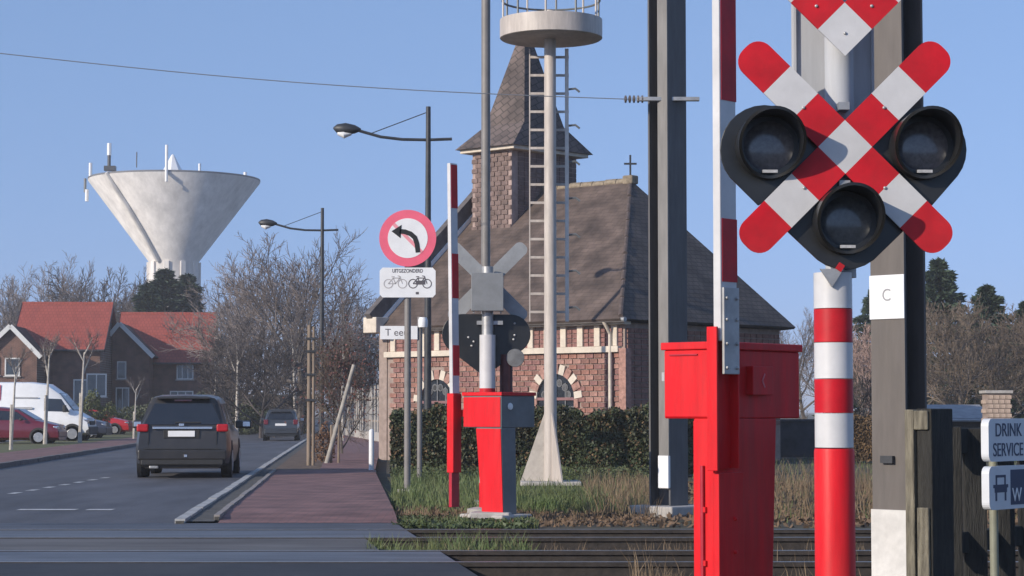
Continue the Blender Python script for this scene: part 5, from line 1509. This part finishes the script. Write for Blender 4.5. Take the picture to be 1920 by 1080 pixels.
for i, (px, top, d, lab) in enumerate(((22, 640, 68, 'young tree nearest the left edge of the verge'), (86, 615, 80, 'young tree in front of the white van body'), (151, 610, 84, 'young tree in front of the white van cab'),
        (252, 700, 96, 'short young tree beside the red car'), (400, 640, 118, 'young tree at the second house end wall'), (445, 625, 108, 'young tree right of the dark people carrier'), (555, 600, 112, 'young tree just right of the hatchback'), (643, 610, 92, 'young tree behind the leaning stay pole'))):
    t = tree('sapling', px, top, d, lab, 1.0, G4, 'young_tree')
    hS = Z(top, d); s = hS / 5
    MB().tube([(.0, 0, 0), (.0, 0, 2.2)], [.055 / s * 1, .04 / s], 8).build('stem_guard', mat('pale young bark', (0.46, 0.42, 0.37), .85, .2, 4), t)

# conifers
M_PINE = mat('dark pine needles', (0.045, 0.075, 0.040), .8, .35, .5, col2=(0.026, 0.045, 0.028))
def conifer_mesh(seed, H, R, n, droop=.25, open_=.0):
    g = np.random.default_rng(seed)
    t = g.uniform(0, 1, n) ** .8
    layer = np.floor(t * 16) / 16 + g.uniform(0, .03, n)
    lob = 1 + .22 * np.sin(g.uniform(0, 6.28) + np.floor(t * 16) * 2.3)
    rad = R * (1 - layer) ** .85 * lob * np.sqrt(g.uniform(.08, 1, n)); a = g.uniform(0, 6.28, n)
    rad *= 1 + .25 * np.sin(a * 3 + layer * 20)
    z = H * (.10 + .90 * layer) - rad * droop + g.uniform(-.15, .15, n)
    c = np.stack([rad * np.cos(a), rad * np.sin(a), z], 1)
    L = g.uniform(.18, .42, n) * H / 12
    d = np.stack([np.cos(a), np.sin(a), g.uniform(-.5, .5, n)], 1) + g.normal(0, .4, (n, 3)); d /= np.linalg.norm(d, axis=1, keepdims=True)
    w = g.normal(size=(n, 3)); w -= (w * d).sum(1, keepdims=True) * d; w /= np.linalg.norm(w, axis=1, keepdims=True)
    V = np.stack([c - d * L[:, None], c + w * L[:, None] * .28, c + d * L[:, None], c - w * L[:, None] * .28], 1).reshape(-1, 3)
    me = bpy.data.meshes.new('crown'); me.from_pydata(V.tolist(), [], (4 * np.arange(n)[:, None] + np.arange(4)).tolist()); me.materials.append(M_PINE); return me
cm = [conifer_mesh(1, 12, 2.6, 9000), conifer_mesh(2, 12, 4.6, 14000, .12)]
trk = MB().tube([(0, 0, 0), (0, 0, 11.5)], [.22, .03], 8).mesh('trunk'); trk.materials.append(M_BARK)
def conifer(i, px, py, d, lab, wide=1.0, group=None):
    t = thing('conifer', lab, 'tree', (X(px, d), d, -.03), trz.uniform(0, 6.28), group); s = Z(py, d) / 12.0; t.scale = (s * wide, s * wide, s)
    for n_, me in (('trunk', trk), ('crown', cm[i])):
        o = bpy.data.objects.new(n_, me); COL.objects.link(o); o.parent = t
G5 = 'conifers below the water tower'
conifer(0, 308, 500, 180, 'dark green conifer in front of the water tower stem', 1.7, G5)
conifer(0, 350, 510, 184, 'dark green conifer right of the water tower stem', 1.5, G5)
conifer(0, 276, 528, 176, 'lower dark green conifer left of the water tower stem', 1.6, G5)
G6 = 'pines on the right'
conifer(1, 1762, 480, 105, 'tall pine immediately right of the thick mast', 1.0, G6)
conifer(1, 1852, 530, 100, 'rounded pine above the pale brick pillar', 1.15, G6)
conifer(1, 1640, 535, 120, 'pine seen between striped post and thick mast', .9, G6)
conifer(1, 1925, 560, 110, 'pine cut off by the right edge', 1.0, G6)
conifer(1, 1300, 500, 110, 'dark pine hidden behind the chapel', 1.0, G6) if False else None

# leafy masses
def leaf_mesh(seed, n, fn, size, m, name='foliage'):
    g = np.random.default_rng(seed); c = fn(g, n)
    n = len(c); d = g.normal(size=(n, 3)); d /= np.linalg.norm(d, axis=1, keepdims=True); w = g.normal(size=(n, 3)); w -= (w * d).sum(1, keepdims=True) * d; w /= np.linalg.norm(w, axis=1, keepdims=True)
    L = g.uniform(size * .6, size * 1.3, n)[:, None]
    V = np.stack([c - d * L, c + w * L * .55, c + d * L, c - w * L * .55], 1).reshape(-1, 3)
    me = bpy.data.meshes.new(name); me.from_pydata(V.tolist(), [], (4 * np.arange(n)[:, None] + np.arange(4)).tolist()); me.materials.append(m); return me
M_HEDGE = mat('dark hedge leaves', (0.062, 0.085, 0.034), .6, .4, 1.3, col2=(0.042, 0.038, 0.021))
M_HEDGEB = mat('brown hedge leaves', (0.16, 0.10, 0.05), .8, .35, 2)
def hedge(label, px0, px1, d, h, m, n, depth=1.0, brown=0, size=.045, core=True, mb_=None):
    x0, x1 = X(px0, d), X(px1, d)
    t = thing('hedge', label, 'hedge', ((x0 + x1) / 2, d + depth / 2, 0)); w = x1 - x0
    def fn(g, n):
        x = g.uniform(-w / 2, w / 2, n); face = g.uniform(0, 1, n)
        y = np.where(face < .7, -depth / 2 + np.abs(g.normal(0, .07, n)), g.uniform(-depth / 2, depth / 2, n))
        lump = .06 * np.sin(x * 3.1) + .05 * np.sin(x * 7.3 + 1) + .03 * np.sin(x * 17)
        z = np.where(face < .7, g.uniform(0, 1, n) ** .9 * (h + lump), h + lump + g.normal(0, .04, n))
        y = y - .08 * np.sin(x * 4 + z * 5)
        return np.stack([x, y, z], 1)
    o = bpy.data.objects.new('foliage', leaf_mesh(int(d * 10), n, fn, size, m)); COL.objects.link(o); o.parent = t; o['kind'] = 'stuff'
    if brown:
        o = bpy.data.objects.new('dead_leaves', leaf_mesh(int(d * 10) + 1, brown, fn, size, mb_ or M_HEDGEB)); COL.objects.link(o); o.parent = t; o['kind'] = 'stuff'
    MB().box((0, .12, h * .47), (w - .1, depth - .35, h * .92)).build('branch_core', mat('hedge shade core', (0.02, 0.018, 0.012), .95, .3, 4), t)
hedge('clipped dark green hedge in front of the chapel wall', 732, 1222, 43.6, 1.27, M_HEDGE, 26000, 1.0, 4500)
hedge('dark hedge continuing behind the tall dark mast', 1226, 1330, 44.5, 1.20, M_HEDGE, 6000, 1.0, 1500)
hedge('brown leafy hedge low behind the thick mast', 1590, 1720, 56, 1.15, M_HEDGEB, 8000, 1.0, 0, .05)
hedge('dark hedge along the far side of the road behind the hatchback', 385, 585, 128, 2.2, mat('far dark hedge', (0.035, 0.042, 0.026), .7, .4, .6), 16000, 1.5, 5000, .11, mb_=mat('far brown leaves', (0.10, 0.075, 0.05), .8, .3, 1))
def bush(label, px, d, r, h, m, n, size=.07, nm='bush'):
    t = thing(nm, label, 'bush', (X(px, d), d, 0))
    def fn(g, n):
        v = g.normal(size=(n, 3)); v /= np.linalg.norm(v, axis=1, keepdims=True); rad = g.uniform(.5, 1, n)[:, None] ** .5
        lob = (1 + .18 * np.sin(v[:, 0:1] * 6 + 1) + .16 * np.sin(v[:, 2:3] * 7))
        p = v * rad * lob * np.array([r, r, h * .55]); p[:, 2] += h * .5; return p[p[:, 2] > 0]
    o = bpy.data.objects.new('foliage', leaf_mesh(int(px + d), n, fn, size, m)); COL.objects.link(o); o.parent = t; o['kind'] = 'stuff'
    MB().tube([(0, 0, 0), (.05, 0, h * .5)], [.06, .03], 6).build('stem', M_BARK, t)
M_OLIVE = mat('olive leaves', (0.10, 0.115, 0.035), .7, .3, .8)
bush('olive green bush behind the white van cab', 172, 112, 1.1, 2.1, M_OLIVE, 4000)
bush('olive green bush left of the red car', 205, 122, 1.0, 1.6, M_OLIVE, 3000)
bush('dark bush in front of the second house', 300, 132, 2.2, 2.0, M_HEDGE, 5000, .09)
bush('dark bush at the corner of the second house', 380, 130, 2.0, 2.2, M_HEDGE, 5000, .09)
bush('dark shrub right of the dark people carrier', 455, 122, 1.8, 1.8, M_HEDGE, 4000, .09)
bush('rusty shrub around the foot of the strapped posts', 608, 54, .32, .9, mat('rusty dry leaves', (0.22, 0.12, 0.07), .85, .3, 2), 1200, .035)
# russet leaves on the small tree
def cl(g, n):
    v = g.normal(size=(n, 3)); v[:, 0] *= .55; v[:, 1] *= .55; v[:, 2] = v[:, 2] * .75 + 2.3; return v[v[:, 2] > .5]
tr_ = [o for o in bpy.data.objects if o.get('label', '').startswith('small russet tree')][0]
lo_ = bpy.data.objects.new('dead_leaves', leaf_mesh(91, 1500, lambda g, n: cl(g, n), .045, mat('russet leaves', (0.15, 0.065, 0.055), .85, .3, 2))); COL.objects.link(lo_)
s_ = tr_.scale; lo_.parent = tr_; lo_.scale = (1 / s_[0], 1 / s_[1], 1 / s_[2]); lo_['kind'] = 'stuff'
# ivy and bramble at the hedge foot
tag(litter('hedge_foot_weeds', 5000, 735, 1215, 40, 43.4, lambda y: gzv(y) - .06 + np.random.default_rng(5).uniform(0, .25, len(y)), mat('weed green', (0.075, 0.095, 0.035), .7, .4, 1.5), 12), 'low weeds growing along the foot of the clipped hedge', 'weeds', kind='stuff')

tag(litter('bank_litter', 9000, 1230, 2050, 25.0, 40, lambda y: gzv(y) - .06, M_LITTER, 16, .02, .07), 'brown litter and stalk bits on the bank right of the masts', 'leaf litter', kind='stuff')
GRP = {'barrier': 'crossing barriers', 'crossing_signal': 'crossing signals', 'catenary_mast': 'catenary masts', 'hedge': 'hedges', 'bush': 'bushes by the road', 'railway_track': 'railway tracks', 'parked_car': 'cars parked in the yard', 'bare_tree': 'bare trees'}
for o in list(COL.objects):
    nm_ = o.name.split('.')[0]
    if o.parent is None and nm_ in GRP and 'group' not in o and o.get('category'): o['group'] = GRP[nm_]
# thin winter haze around the whole place
HZ = MB().box((0, 1600, 23.0), (5040, 3860, 50)).build('haze', None)
hm = bpy.data.materials.new('thin haze'); hm.use_nodes = True
hn = hm.node_tree; hn.nodes.clear()
ho = hn.nodes.new('ShaderNodeOutputMaterial'); hv = hn.nodes.new('ShaderNodeVolumePrincipled')
hv.inputs['Color'].default_value = (0.90, 0.91, 0.95, 1); hv.inputs['Density'].default_value = 0.0006; hv.inputs['Anisotropy'].default_value = 0.0
hn.links.new(hv.outputs[0], ho.inputs['Volume'])
HZ.data.materials.append(hm)
tag(HZ, 'thin pale winter haze over the street', 'haze', kind='stuff')
